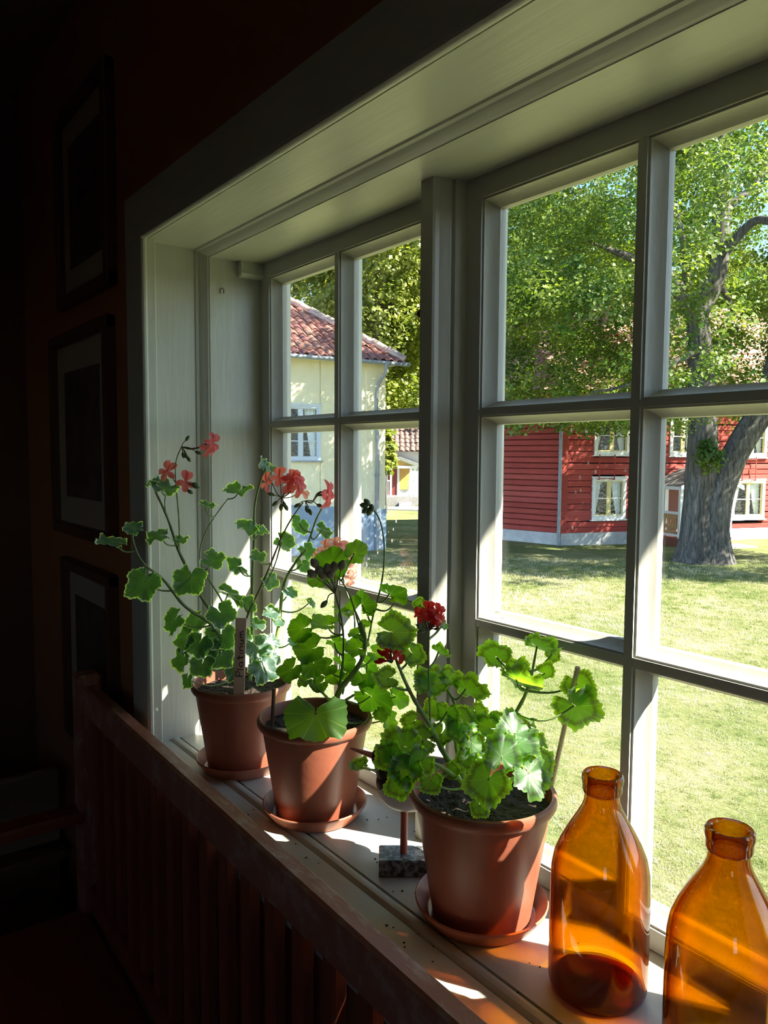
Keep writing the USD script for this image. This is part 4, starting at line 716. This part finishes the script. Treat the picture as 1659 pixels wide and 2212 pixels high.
cl = meshkit.fbm(P * .62, 3, 21); keep = (cl > np.where(P[:, 1] > 18.8, .47, .505)) & (P[:, 2] > 1.55 + .9 * meshkit.noise(np.c_[P[:, :2] * .6, P[:, 0] * 0], 4)) & (P[:, 2] < 13.5)
ux = P[:, 0] / P[:, 1] * 1661 + 829.5
uz = 984 - (P[:, 2] - 1.4) / P[:, 1] * 1661
stemx = np.interp(uz, [100, 300, 450, 600, 690, 900, 1200], [1535, 1530, 1535, 1530, 1492, 1512, 1520])
keep &= ~((P[:, 1] < 18.6) & (np.abs(P[:, 0] - 7.7) < 1.25) & (P[:, 2] < 8.6) & (rng.random(len(P)) < .98))
keep &= ~((P[:, 1] < 18.6) & (P[:, 0] > 7.6) & (P[:, 0] < 10.4) & (P[:, 2] < 4.6) & (P[:, 2] - 1.6 - (P[:, 0] - 8) * 1.1 < 1.2) & (P[:, 2] - 1.6 - (P[:, 0] - 8) * 1.1 > -1.4))
hm = np.minimum((P[:, :2] - [4.97, 21.5]) @ [-.309, .951], (P[:, :2] - [4.97, 21.5]) @ [.676, .737])   # keep leaves out of the red house
keep &= ~((hm > -.55) & (P[:, 2] < 4.3 + np.maximum(hm + .4, 0) * .84))
P, d = P[keep], d[keep]
lp = [(f'leaf_spray_{k:03d}' if k else 'leaf_spray', cluster(58, .40, .088, 70 + k), linden_leaf, False) for k in range(4)]
crown(lin, Wp(P), lp, np.c_[Wp(d)[:, :2] * .5, np.full(len(d), .75)], rng.uniform(.7, 1.25, len(P)), rng.integers(0, 4, len(P)))
# sprouts on the trunk
P, d = blob(60, px_uvz(1530, 985, 17.85), (.32, .2, .38), .8)
crown(lin, Wp(P), [('trunk_sprout', cluster(14, .16, .10, 90), linden_leaf, False)], np.c_[Wp(d)[:, :2], np.full(len(d), .6)], rng.uniform(.7, 1.1, len(P)), np.zeros(len(P), int), 'sprouts')
def tree(name, label, px, v, zc, r, n, lm, leaf=.17, trunk_r=.28, rad=.6, lean=0.0, thin=.40, seed=0, flat=.6, asp=.8):
    b = px_uvz(px, 900, v); o = Wp([b[0], v, GZ])[0]; t = thing(name, label, 'bush' if 'bush' in name else 'tree', o, group=None if 'bush' in name else 'trees behind the houses')
    top = Wp([b[0] + lean, v, zc + r[2] * .5])[0]; mid = Wp([b[0] + lean * .4, v, zc - r[2] * .4])[0]
    branch(t, 'trunk', [o - [0, 0, .2], (o + mid) / 2, mid, top], [trunk_r * 1.1, trunk_r * .9, trunk_r * .7, trunk_r * .15], 16, 24, .1, seed, .3)
    for k in range(6):
        a = k * 1.05 + seed; s = mid + (top - mid) * (k / 7.0); e = s + np.array([math.cos(a) * r[0] * .6, math.sin(a) * r[0] * .6, r[2] * .35])
        branch(t, 'branch', [s, (s + e) / 2 + [0, 0, .3], e], [trunk_r * .4, trunk_r * .25, .02], 8, 10, .1, seed + k)
    P, d = blob(n, (b[0] + lean, v, zc), r, .55); cl = meshkit.fbm(P * .35, 3, seed + 3); k_ = (cl > thin) & (P[:, 2] > GZ + .3); P, d = P[k_], d[k_]
    crown(t, Wp(P), [(f'leaf_spray_{k:03d}' if k else 'leaf_spray', cluster(34, rad, leaf, 100 + seed * 5 + k, flat, asp), lm, False) for k in range(3)], np.c_[Wp(d)[:, :2] * .6, np.full(len(d), .7)], rng.uniform(.7, 1.3, len(P)), rng.integers(0, 3, len(P)))
tree('maple_tree', 'yellow-green maple behind the right end of the yellow house roof', 796, 30, 8.8, (3.6, 3.4, 5.9), 2600, maple_leaf, lean=.75, seed=1, thin=.45)
tree('maple_tree', 'dense green tree far back between the yellow house and the mullion', 905, 52, 8.6, (4, 4, 8.0), 1800, linden_leaf, leaf=.22, rad=.8, seed=2)
tree('willow_tree', 'dull olive tree rising behind the tiled roof in the upper left panes', 640, 39, 9.6, (5.0, 4, 7.4), 2600, dull_leaf, leaf=.26, rad=.7, seed=3, asp=.28)
tree('garden_bush', 'bright leafy bush at the corner beside the far porch', 834, 33, 1.55, (.34, .34, .85), 60, maple_leaf, leaf=.2, trunk_r=.04, rad=.3, seed=4, thin=.0)
tree('background_tree', 'tall tree behind the red house roof, left of the linden trunk', 1190, 43, 8.5, (5.2, 5, 7), 2000, linden_leaf, leaf=.24, rad=.9, seed=5)
tree('background_tree', 'tall tree behind the red house, furthest right', 1560, 46, 7.0, (5.4, 5, 6), 2000, linden_leaf, leaf=.24, rad=.9, seed=6)

# --- shared house materials
stucco = mat('yellow_stucco', (0.74, 0.66, 0.45), (0.80, 0.74, 0.55), rough=0.9, scale=1.3, bump=0.6, bscale=14, bdist=0.03)
blue_base = mat('blue_plinth', (0.20, 0.27, 0.38), (0.25, 0.32, 0.42), rough=0.9, scale=2, bump=0.4, bscale=10, bdist=0.03)
zinc = mat('zinc', (0.20, 0.22, 0.25), (0.26, 0.28, 0.31), rough=0.45, scale=6, metal=0.3)
TILE = [mat(f'roof_tile_{k}', c, tuple(x * 1.25 for x in c), rough=0.8, scale=7, bump=.3, bscale=30) for k, c in enumerate([(0.26, 0.10, 0.075), (0.31, 0.13, 0.10), (0.22, 0.085, 0.075), (0.30, 0.15, 0.11)])]
OLDTILE = [mat(f'old_tile_{k}', c, tuple(x * 1.25 for x in c), rough=0.8, scale=7) for k, c in enumerate([(0.13, 0.085, 0.08), (0.17, 0.10, 0.085)])]
PTILE = [mat(f'pale_tile_{k}', c, tuple(x * 1.2 for x in c), rough=0.85, scale=7) for k, c in enumerate([(0.46, 0.28, 0.22), (0.40, 0.23, 0.17), (0.50, 0.34, 0.28)])]
ridge_m = mat('ridge_mortar', (0.50, 0.42, 0.38), (0.36, 0.22, 0.18), rough=0.9, scale=9)
white_trim = mat('white_trim', (0.72, 0.72, 0.72), rough=0.6); blue_white = mat('bluish_white_frame', (0.55, 0.60, 0.68), rough=0.6)
cream = mat('cream_sash', (0.72, 0.60, 0.28), rough=0.6); curtain_m = mat('curtain', (0.66, 0.68, 0.70), rough=0.9); unlit_room_sheet = mat('dark_interior', (0.015, 0.015, 0.02), rough=0.9)
RED = [mat(f'red_log_{k}', c, tuple(x * .72 for x in c), rough=0.9, scale=5, bump=.5, bscale=12, stretch=(.4, .4, 4), bdist=.02) for k, c in enumerate([(0.40, 0.060, 0.045), (0.36, 0.052, 0.04), (0.44, 0.075, 0.06)])]
stone_base = mat('stone_base', (0.34, 0.34, 0.36), (0.48, 0.47, 0.46), rough=0.95, scale=4, bump=.8, bscale=9, bdist=.05)
ochre = mat('ochre_board', (0.52, 0.33, 0.10), (0.46, 0.28, 0.08), rough=0.7, scale=3); porch_brown = mat('porch_brown', (0.17, 0.055, 0.035), rough=0.7); tan_rail = mat('tan_railing', (0.42, 0.25, 0.11), rough=0.7)
slate = mat('porch_roof_felt', (0.20, 0.19, 0.20), (0.27, 0.26, 0.26), rough=0.85, scale=8)
house_pane = glass_pane('house_glass', wave=.3)
def pantile(w, l):
    x = np.linspace(0, 1, 8); h = .034 * np.sin(2 * np.pi * x - .3) ; v = []
    for y, lift in ((0, .030), (l * 1.12, 0)):
        for k in range(8): v.append((x[k] * w * 1.08, y, h[k] + lift))
    n = len(v); v += [(a, b, c - .016) for a, b, c in v]; f = []
    for k in range(7): f += [[k, k + 1, 9 + k], [k, 9 + k, 8 + k], [n + k + 1, n + k, k], [n + k + 1, k, k + 1]]
    return np.array(v), np.array(f)
def tile_at(F, t, m, z, pitch, w, l, jit):
    v, f = pantile(w, l); c, s = math.cos(pitch), math.sin(pitch); v = v + jit
    o = np.c_[t + v[:, 0], m + v[:, 1] * c - v[:, 2] * s, z + v[:, 1] * s + v[:, 2] * c]; return trimesh.Trimesh(F.w(o), f, process=False)
def house_window(h, F, t0, t1, z0, z1, frame, sash, cols=2, rows=2, fw=.09, drape=True, depth_=.10, m0=0.0, sillz=.05, seed=0):
    """an outside window as a part: frame with sub-parts"""
    fr = cat_(F.box(t0, t0 + fw, m0 - .03, m0 + .05, z0, z1), F.box(t1 - fw, t1, m0 - .03, m0 + .05, z0, z1), F.box(t0, t1, m0 - .031, m0 + .05, z0, z0 + fw * 1.1), F.box(t0, t1, m0 - .031, m0 + .05, z1 - fw, z1), F.box(t0 - .03, t1 + .03, m0 - .05, m0, z1 - .015, z1 + .03))
    w = part(h, 'window', fr, frame)
    a, b, c, d = t0 + fw, t1 - fw, z0 + fw * 1.1, z1 - fw; cw = (b - a) / cols
    for k in range(1, cols): part(w, 'centre_post', F.box(a + k * cw - .035, a + k * cw + .035, m0 - .005, m0 + .05, c, d), sash)
    for k in range(cols):
        l, r = a + k * cw + (.035 if k else 0), a + (k + 1) * cw - (.035 if k < cols - 1 else 0)
        part(w, 'sash', cat_(F.box(l, l + .03, m0, m0 + .04, c, d), F.box(r - .03, r, m0, m0 + .04, c, d), F.box(l, r, m0 + .001, m0 + .04, c, c + .03), F.box(l, r, m0 + .001, m0 + .04, d - .03, d)), sash)
        for q_ in range(1, rows): part(w, 'glazing_bar', F.box(l, r, m0 + .002, m0 + .035, c + (d - c) * q_ / rows - .012, c + (d - c) * q_ / rows + .012), white_trim if sash is cream else sash)
        for q_ in range(rows): part(w, 'pane', F.box(l + .02, r - .02, m0 + .02, m0 + .024, c + (d - c) * q_ / rows + .005, c + (d - c) * (q_ + 1) / rows - .005), house_pane)
        if drape:
            wd = (r - l); side = 0 if k % 2 == 0 else 1; n = 24; tt = np.linspace(0, 1, n); zz = np.linspace(0, 1, 8); v = []
            for y in zz:
                ww = wd * (.62 - .42 * y ** 1.3 + .12 * k)
                for x in tt: v.append(((l + x * ww) if side == 0 else (r - x * ww), m0 + .12 + .012 * math.sin(x * 40), d - y * (d - c)))
            i, j = np.meshgrid(np.arange(7), np.arange(n - 1), indexing='ij'); q = quads(np.stack([i * n + j, i * n + j + 1, (i + 1) * n + j + 1, (i + 1) * n + j], -1).reshape(-1, 4))
            part(w, 'curtain', trimesh.Trimesh(F.w(np.array(v)), q, process=False), curtain_m)
    part(w, 'sill', F.box(t0 - .04, t1 + .04, m0 - .07, m0 + .02, z0 - .035, z0), frame if sash is cream else zinc)
    part(w, 'dark_room', F.box(t0 + .02, t1 - .02, m0 + .30, m0 + .32, z0, z1), unlit_room_sheet)  # near-black sheet: the shade of the unlit room is put into its colour
    return w

# --- yellow house on the left
FY = Frame(-.02, 20.2, 30)
yh = thing('yellow_house', 'cream-yellow plastered house with blue plinth and red tiled roof seen in the left casement', 'house', FY.w([-2, 0, GZ]))
wz = [(-2.98, -1.82)]
z_wt, z_wb = 2.62, 1.30
WL = px_uvz(604, 935, 18.75); 
def yt(px): 
    k = (px - 829.5) / 1661; return (k * 20.2 + .02) / (math.cos(math.radians(30)) - k * math.sin(math.radians(30)))
def yz(px, py): t = yt(px); return px_uvz(px, py, 20.2 + t * .5)[2]
w0, w1, wb, wt = yt(606), yt(692), yz(650, 995), yz(650, 876)
pl_l, pl_r = yz(600, 1088), yz(828, 1100)
def ybox(t0, t1, z0, z1): return FY.box(t0, t1, 0, .30, z0, z1)
part(yh, 'wall', cat_(ybox(-7, w0 + .02, -.3, 3.80), ybox(w1 - .02, 0, -.3, 3.80), ybox(w0, w1, -.3, wb + .01), ybox(w0, w1, wt - .01, 3.80), FY.box(-.3, 0, .3, 7, -.3, 3.8)), stucco)
part(yh, 'corner_pilaster', FY.box(yt(789), .03, -.045, .02, -1.0, 3.80, .01), stucco)
pv = np.array([(-7, GZ - .2), (.05, GZ - .2), (.05, pl_r), (-7, pl_l + (pl_l - pl_r) * 1.2)])
pl = trimesh.creation.extrude_polygon(Polygon(pv), .1, engine='earcut'); v = np.array(pl.vertices); v = np.c_[v[:, 0], v[:, 2] - .075, v[:, 1]]
part(yh, 'plinth', trimesh.Trimesh(FY.w(v), pl.faces[:, ::-1], process=False), blue_base)
house_window(yh, FY, w0, w1, wb, wt, blue_white, blue_white, 2, 3, .07, True)
part(yh, 'eave_board', FY.box(-7, .35, -.30, .30, 3.74, 3.80), white_trim)
pit = math.radians(36)
def ysl(t0, t1): # roof slab
    vs = np.array([(-7, -.36, 3.80), (.36, -.36, 3.80), (-4.0, 4.0, 3.80 + 4.36 * math.tan(pit)), (-7, 4.0, 3.80 + 4.36 * math.tan(pit)), (.36, 8, 3.80), (-4.0, 8, 3.80 + 4.36 * math.tan(pit))])
    return trimesh.Trimesh(FY.w(vs), np.array([[0, 1, 2], [0, 2, 3], [1, 4, 5], [1, 5, 2]]), process=False)
part(yh, 'roof_boards', ysl(0, 0), TILE[2])
tw, tl = .235, .33
rr_ = np.random.default_rng(5)
for row in range(13):
    for col in range(24):
        t = .36 - (col + 1) * tw; sl = row * tl; m = -.42 + sl * math.cos(pit)
        if t + tw > .36 - (m + .36) + .1: continue
        if t < -4.3: continue
        part(yh, 'roof_tile', tile_at(FY, t, m, 3.83 + sl * math.sin(pit) - .03, pit, tw, tl, rr_.normal(0, .006, 3)), TILE[rr_.integers(0, 4)])
for k in range(13):
    a0 = np.array([.40 - k * .30, -.40 + k * .30, 3.88 + k * .30 * math.tan(pit)]); a1 = a0 + np.array([-.33, .33, .33 * math.tan(pit) + .02])
    part(yh, 'ridge_tile', tube(FY.w(np.array([a0, a1])), [.085, .10], 10), ridge_m, 40)
part(yh, 'gutter', tube(FY.w(np.array([(-7, -.44, 3.76), (.50, -.44, 3.74)])), .055, 10), zinc, True)
tpd = yt(813)
part(yh, 'downpipe', tube(smooth_line(FY.w(np.array([(tpd + .03, -.42, 3.72), (tpd + .03, -.42, 3.55), (tpd - .02, -.20, 3.32), (tpd - .04, -.10, 3.1), (tpd - .04, -.10, 2.0), (tpd - .03, -.10, .6), (tpd - .04, -.10, -.55), (tpd - .04, -.10, GZ)])), 60), .045, 10), zinc, True)
part(yh, 'pipe_funnel', tube(FY.w(np.array([(tpd + .03, -.43, 3.76), (tpd + .03, -.42, 3.60)])), [.09, .05], 10), zinc, True)
for z in (2.6, .9, -.45): part(yh, 'pipe_clip', FY.box(tpd - .09, tpd + .02, -.16, 0, z - .02, z + .02), zinc)

# --- far white house with a porch
FF = Frame(0, 39.4, 0)
def fx(px, dm=0): return (px - 829.5) / 1661 * (39.4 + dm)
def fz(px, py, dm=0): return px_uvz(px, py, 39.4 + dm)[2]
fh = thing('far_house', 'distant white house with tiled roof and small gabled porch seen through the left casement', 'house', FF.w([2, 0, GZ]))
part(fh, 'wall', FF.box(-1.5, 4.5, 0, 4, GZ, fz(870, 972) + .2), mat('far_plaster', (0.52, 0.53, 0.53), rough=.9))
ez = fz(870, 975); fp = math.radians(38)
part(fh, 'roof_boards', trimesh.Trimesh(FF.w(np.array([(-2, -.35, ez), (4.7, -.35, ez), (4.7, 4, ez + 4.35 * math.tan(fp)), (-2, 4, ez + 4.35 * math.tan(fp))])), np.array([[0, 1, 2], [0, 2, 3]]), process=False), TILE[2])
for row in range(11):
    for col in range(14):
        part(fh, 'roof_tile', tile_at(FF, -.3 + col * .27, -.38 + row * .34 * math.cos(fp), ez + .02 + row * .34 * math.sin(fp), fp, .27, .34, rr_.normal(0, .008, 3)), OLDTILE[rr_.integers(0, 2)])
px0, px1, pm = fx(829, -1.6), fx(898, -1.6), -1.6
fl, ev, ap = fz(860, 1073, -1.6), fz(860, 1008, -1.6), fz(860, 995, -1.6)
part(fh, 'porch_floor', FF.box(px0 - .1, px1 + .1, pm - .1, 0, GZ, fl), slate)
part(fh, 'porch_step', FF.box(fx(862, -2.2), fx(890, -2.2), pm - .6, pm - .1, GZ, GZ + .2), stone_base)
for x in (px0 + .12, px0 + .35, px1 - .25, px1 - .05): part(fh, 'porch_post', FF.box(x - .05, x + .05, pm, pm + .1, fl, ev), white_trim)
part(fh, 'porch_beam', FF.box(px0 - .05, px1 + .05, pm - .03, pm + .1, ev - .08, ev + .05), white_trim)
xc = (px0 + px1) / 2
gab = Polygon([(px0, ev), (px1, ev), (xc, ap)]); gm = trimesh.creation.extrude_polygon(gab, .05, engine='earcut'); v = np.array(gm.vertices); part(fh, 'porch_gable', trimesh.Trimesh(FF.w(np.c_[v[:, 0], v[:, 2] + pm + .02, v[:, 1]]), gm.faces[:, ::-1], process=False), ochre)
for s0, s1 in ((px0 - .18, xc), (px1 + .18, xc)):
    part(fh, 'barge_board', FF.put(trimesh.convex.convex_hull(np.array([(s0, y, ev - .02 + dz) for y in (pm - .08, pm - .02) for dz in (0, .12)] + [(s1, y, ap + .03 + dz) for y in (pm - .08, pm - .02) for dz in (0, .12)]))), white_trim)
    part(fh, 'porch_roof', FF.put(trimesh.convex.convex_hull(np.array([(s0, y, ev + .10 + dz) for y in (pm - .12, 0) for dz in (0, .05)] + [(s1, y, ap + .15 + dz) for y in (pm - .12, 0) for dz in (0, .05)]))), slate)
part(fh, 'door', FF.box(fx(838, -.2), fx(857, -.2), -.06, .02, fl, ev - .1), mat('far_door', (0.20, 0.035, 0.03), rough=.6))
part(fh, 'door_panel', FF.box(fx(863, -.2), fx(884, -.2), -.07, .02, fl + .3, ev - .1), ochre)
part(fh, 'door_post', FF.box(fx(857.5, -.2), fx(862.5, -.2), -.10, .02, fl, ev - .1), white_trim)
for a, b in ((px0 + .0, px0 + .36), (px1 - .36, px1)):
    part(fh, 'porch_railing', cat_(FF.box(a, b, pm + .02, pm + .07, fl + .75, fl + .82), FF.box(a, b, pm + .02, pm + .07, fl, fl + .06), *[FF.box(x - .02, x + .02, pm + .03, pm + .06, fl, fl + .78) for x in np.linspace(a, b, 4)]), white_trim)
pg = Wp(np.array([(fx(830, -4), 35.2, GZ + .03), (fx(910, -4), 34.6, GZ + .03), (fx(930, -3), 36.8, GZ + .03), (fx(868, -2), 37.2, GZ + .03), (fx(826, -3), 36.0, GZ + .03)]))
pathm = trimesh.Trimesh(np.vstack([pg + [0, 0, .03], pg - [0, 0, .1]]), np.array([[0, 1, 2], [0, 2, 3], [0, 3, 4], [0, 5, 6], [0, 6, 1], [1, 6, 7], [1, 7, 2]]), process=False)
solo('gravel_path', pathm, mat('gravel', (0.58, 0.56, 0.54), (0.5, 0.48, 0.46), rough=.95, scale=9), 'pale gravel path in front of the distant white house', 'path', kind='structure')

# --- red log house
RC = np.array([4.97, 21.5]); FR = Frame(*RC, 18); FLs = Frame(RC[0] - .737 * 4.2, RC[1] + .676 * 4.2, -42.5)
rh = thing('red_house', 'red log house with white window surrounds behind the linden tree', 'house', FR.w([4, 1, GZ]))
def rt(px, base=0.0):
    k = (px - 829.5) / 1661; c, s = math.cos(math.radians(18)), math.sin(math.radians(18)); return (k * RC[1] - RC[0]) / (c - k * s)
def rz(px, py): t = rt(px); return px_uvz(px, py, RC[1] + t * math.sin(math.radians(18)))[2]
wins = []
for a, b, y0, y1 in ((1279, 1352, 1031, 1122), (1581, 1652, 1036, 1121), (1281, 1357, 900, 983), (1443, 1500, 902, 985), (1590, 1652, 905, 988)):
    wins.append((rt(a), rt(b), rz((a + b) / 2, y1), rz((a + b) / 2, y0)))
EZ = rz(1400, 852); base_z = GZ + .34; hgt = .165; nrow = int((EZ - base_z) / hgt) + 1
porch_t0, porch_t1 = 3.1, 4.8
door_hole = (3.62, 4.22, base_z - .1, .75)
for row in range(nrow):
    z = base_z + row * hgt; segs = [(0.0, 9.5)]
    for (a, b, c, d) in wins + [door_hole]:
        if z + hgt > c + .02 and z < d - .02:
            new = []
            for s0, s1 in segs:
                if b - .03 <= s0 or a + .03 >= s1: new.append((s0, s1)); continue
                if a + .03 > s0: new.append((s0, a + .03))
                if b - .03 < s1: new.append((b - .03, s1))
            segs = new
    for s0, s1 in segs:
        jz, jm = rr_.normal(0, .006), rr_.normal(0, .010)
        part(rh, 'log', FR.box(s0, s1, jm, .22, z + .006 + jz, z + hgt - .006 + jz, .022), RED[rr_.integers(0, 3)])
    part(rh, 'log', FLs.box(0, 4.2, rr_.normal(0, .008), .22, z + .006, z + hgt - .006, .020), RED[rr_.integers(0, 3)])
part(rh, 'wall_core', cat_(FR.box(-.1, 9.5, .55, .6, GZ, EZ), FLs.box(0, 4.2, .2, .25, GZ, EZ)), unlit_room_sheet)  # backing sheets in the same near-black, painted as the unlit inside of the house
part(rh, 'stone_plinth', cat_(FR.box(-.02, 9.5, -.05, .3, GZ - .3, base_z + .01), FLs.box(0, 4.22, -.05, .3, GZ - .3, base_z + .01)), stone_base)
part(rh, 'corner_board', FR.box(-.05, .16, -.05, .10, base_z, EZ, .01), RED[1])
part(rh, 'corner_board', FR.box(rt(1413), rt(1424), -.10, .10, .9, EZ, .01), RED[1])
for k, (a, b, c, d) in enumerate(wins): house_window(rh, FR, a, b, c, d, white_trim, cream, 2, 2, .10, True, seed=k)
for k in (2, 4):
    a, b, c, d = wins[k]; z1 = c - .08; z0 = z1 - .62; bars = []
    for t in (a + .12, a + .62): bars += [FR.box(t - .012, t + .012, -.12, -.10, z0, z1 + .1), FR.box(t - .012, t + .012, -.12, .02, z0, z0 + .02)]
    for z in (z0 + .02, z0 + .32, z1): bars.append(FR.box(a + .10, a + .64, -.121, -.099, z, z + .022))
    part(rh, 'iron_bracket', cat_(*bars), RED[0])
part(rh, 'downpipe', tube(FR.w(np.array([(-.12, -.09, EZ), (-.12, -.09, 0), (-.13, -.09, GZ + .02)])), .05, 10), zinc, True)
rp_ = math.radians(40)
for F, w in ((FR, 9.9), (FLs, 4.4)):
    n, rows = int(w / .05), 16; tt = np.linspace(-.2, w, n); v = []
    for r_ in range(rows + 1):
        for lift in ((.045, 0) if r_ else (.045,)):
            pass
    for r_ in range(rows):
        for e, lift in ((0, .05), (.36, .0)):
            s = r_ * .34 + e
            for t in tt: h = .03 * math.sin(2 * math.pi * t / .25) + lift; v.append((t, -.40 + s * math.cos(rp_) - h * math.sin(rp_), EZ - .02 + s * math.sin(rp_) + h * math.cos(rp_)))
    i, j = np.meshgrid(np.arange(2 * rows - 1), np.arange(n - 1), indexing='ij'); q = quads(np.stack([i * n + j, i * n + j + 1, (i + 1) * n + j + 1, (i + 1) * n + j], -1).reshape(-1, 4))
    part(rh, 'roof_tiles', trimesh.Trimesh(F.w(np.array(v)), q, process=False), PTILE[0], kind='stuff')
    part(rh, 'eave_board', F.box(-.1, w, -.38, .2, EZ - .12, EZ - .02), RED[1])
# tiles that show beside the trunk, one by one
for row in range(12):
    for col in range(13):
        t = rt(1405) + col * .25; part(rh, 'roof_tile', tile_at(FR, t, -.44 + row * .34 * math.cos(rp_), EZ + .05 + row * .34 * math.sin(rp_), rp_, .25, .34, rr_.normal(0, .006, 3)), PTILE[rr_.integers(0, 3)])
# porch of the red house
pd = 1.17; fl = GZ + .24; pe = rz(1473, 1052) + .02; pa = pe + .46
part(rh, 'porch_floor', FR.box(porch_t0 - .05, porch_t1 + .05, -pd, 0, fl - .08, fl), porch_brown)
for k in range(12):
    part(rh, 'skirt_board', FR.box(porch_t0 - .03, porch_t0 + .0, -pd + k * pd / 12 + .004, -pd + (k + 1) * pd / 12 - .004, GZ - .1, fl - .07), porch_brown)
for k in range(6): part(rh, 'skirt_board', FR.box(porch_t1 - .62 + k * .11, porch_t1 - .52 + k * .11, -pd - .02, -pd + .01, GZ - .1, fl - .07), tan_rail)
for t, m in ((porch_t0, -pd), (porch_t1, -pd)): part(rh, 'porch_post', FR.box(t - .045, t + .045, m, m + .09, fl - .05, pe), white_trim)
part(rh, 'porch_post', FR.box(porch_t0 - .10, porch_t0 + .06, -.10, 0, GZ, pe), white_trim)
part(rh, 'porch_wall_boards', FR.box(porch_t0 + .08, 3.40, -.03, .02, fl, pe), ochre)
part(rh, 'door_post', FR.box(3.42, 3.54, -.05, .02, fl, pe), white_trim)
part(rh, 'door', FR.box(3.55, 4.30, -.02, .05, fl, .75), porch_brown)
def railing(pts_fn, n, tone):
    for k in range(n):
        part(rh, 'railing_board', pts_fn((k + .06) / n, (k + .94) / n, fl + .10, fl + .66, True), tone)
    part(rh, 'hand_rail', pts_fn(0, 1, fl + .66, fl + .73, False), white_trim); part(rh, 'foot_rail', pts_fn(0, 1, fl + .04, fl + .10, False), white_trim)
def fret(a, b, z0, z1):
    w = b - a; c = (a + b) / 2; h = z1 - z0; p = Polygon([(a, z0), (b, z0), (b, z1), (a, z1)])
    for s in (a, b):
        for f_, g_ in ((.22, .10), (.62, .18)):
            k = np.linspace(0, 2 * np.pi, 10)[:-1]; p = p.difference(Polygon(np.c_[s + w * .30 * np.cos(k), z0 + h * f_ + h * g_ * np.sin(k)]))
    if p.geom_type != 'Polygon': p = max(p.geoms, key=lambda g: g.area)
    return trimesh.creation.extrude_polygon(p, .025, engine='earcut')
def side(a, b, z0, z1, cut):
    m0, m1 = -.10 - (pd - .16) * (1 - a), -.10 - (pd - .16) * (1 - b)
    if not cut: return FR.box(porch_t0 - .03, porch_t0 + .03, m0, m1, z0, z1)
    g = fret(m0, m1, z0, z1); v = np.array(g.vertices); return fix(FR.put(trimesh.Trimesh(np.c_[porch_t0 - .012 + v[:, 2], v[:, 0], v[:, 1]], g.faces, process=False)))
def front(a, b, z0, z1, cut):
    t0, t1 = porch_t0 + .05 + .5 * a, porch_t0 + .05 + .5 * b
    if not cut: return FR.box(t0, t1, -pd + .02, -pd + .07, z0, z1)
    g = fret(t0, t1, z0, z1); v = np.array(g.vertices); return fix(FR.put(trimesh.Trimesh(np.c_[v[:, 0], -pd + .035 + v[:, 2], v[:, 1]], g.faces, process=False)))
def front2(a, b, z0, z1, cut):
    t0, t1 = porch_t1 - .55 + .5 * a, porch_t1 - .55 + .5 * b
    if not cut: return FR.box(t0, t1, -pd + .02, -pd + .07, z0, z1)
    g = fret(t0, t1, z0, z1); v = np.array(g.vertices); return fix(FR.put(trimesh.Trimesh(np.c_[v[:, 0], -pd + .035 + v[:, 2], v[:, 1]], g.faces, process=False)))
railing(side, 9, tan_rail); railing(front, 5, white_trim); railing(front2, 5, cream)
ptc = (porch_t0 + porch_t1) / 2
for s0 in (porch_t0 - .22, porch_t1 + .22):
    part(rh, 'porch_roof', FR.put(trimesh.convex.convex_hull(np.array([(s0, y, pe + .02 + dz) for y in (-pd - .2, 0) for dz in (0, .04)] + [(ptc, y, pa + .04 + dz) for y in (-pd - .2, 0) for dz in (0, .04)]))), slate)
    part(rh, 'barge_board', FR.put(trimesh.convex.convex_hull(np.array([(s0, y, pe - .06 + dz) for y in (-pd - .24, -pd - .20) for dz in (0, .13)] + [(ptc, y, pa - .04 + dz) for y in (-pd - .24, -pd - .20) for dz in (0, .13)]))), white_trim)
part(rh, 'eave_trim', FR.box(porch_t0 - .24, porch_t0 - .20, -pd - .2, 0, pe - .04, pe + .05), white_trim)
part(rh, 'porch_step', FR.box(porch_t1 - .7, porch_t1 + .3, -pd - .75, -pd, GZ - .1, GZ + .05, .01), stone_base)
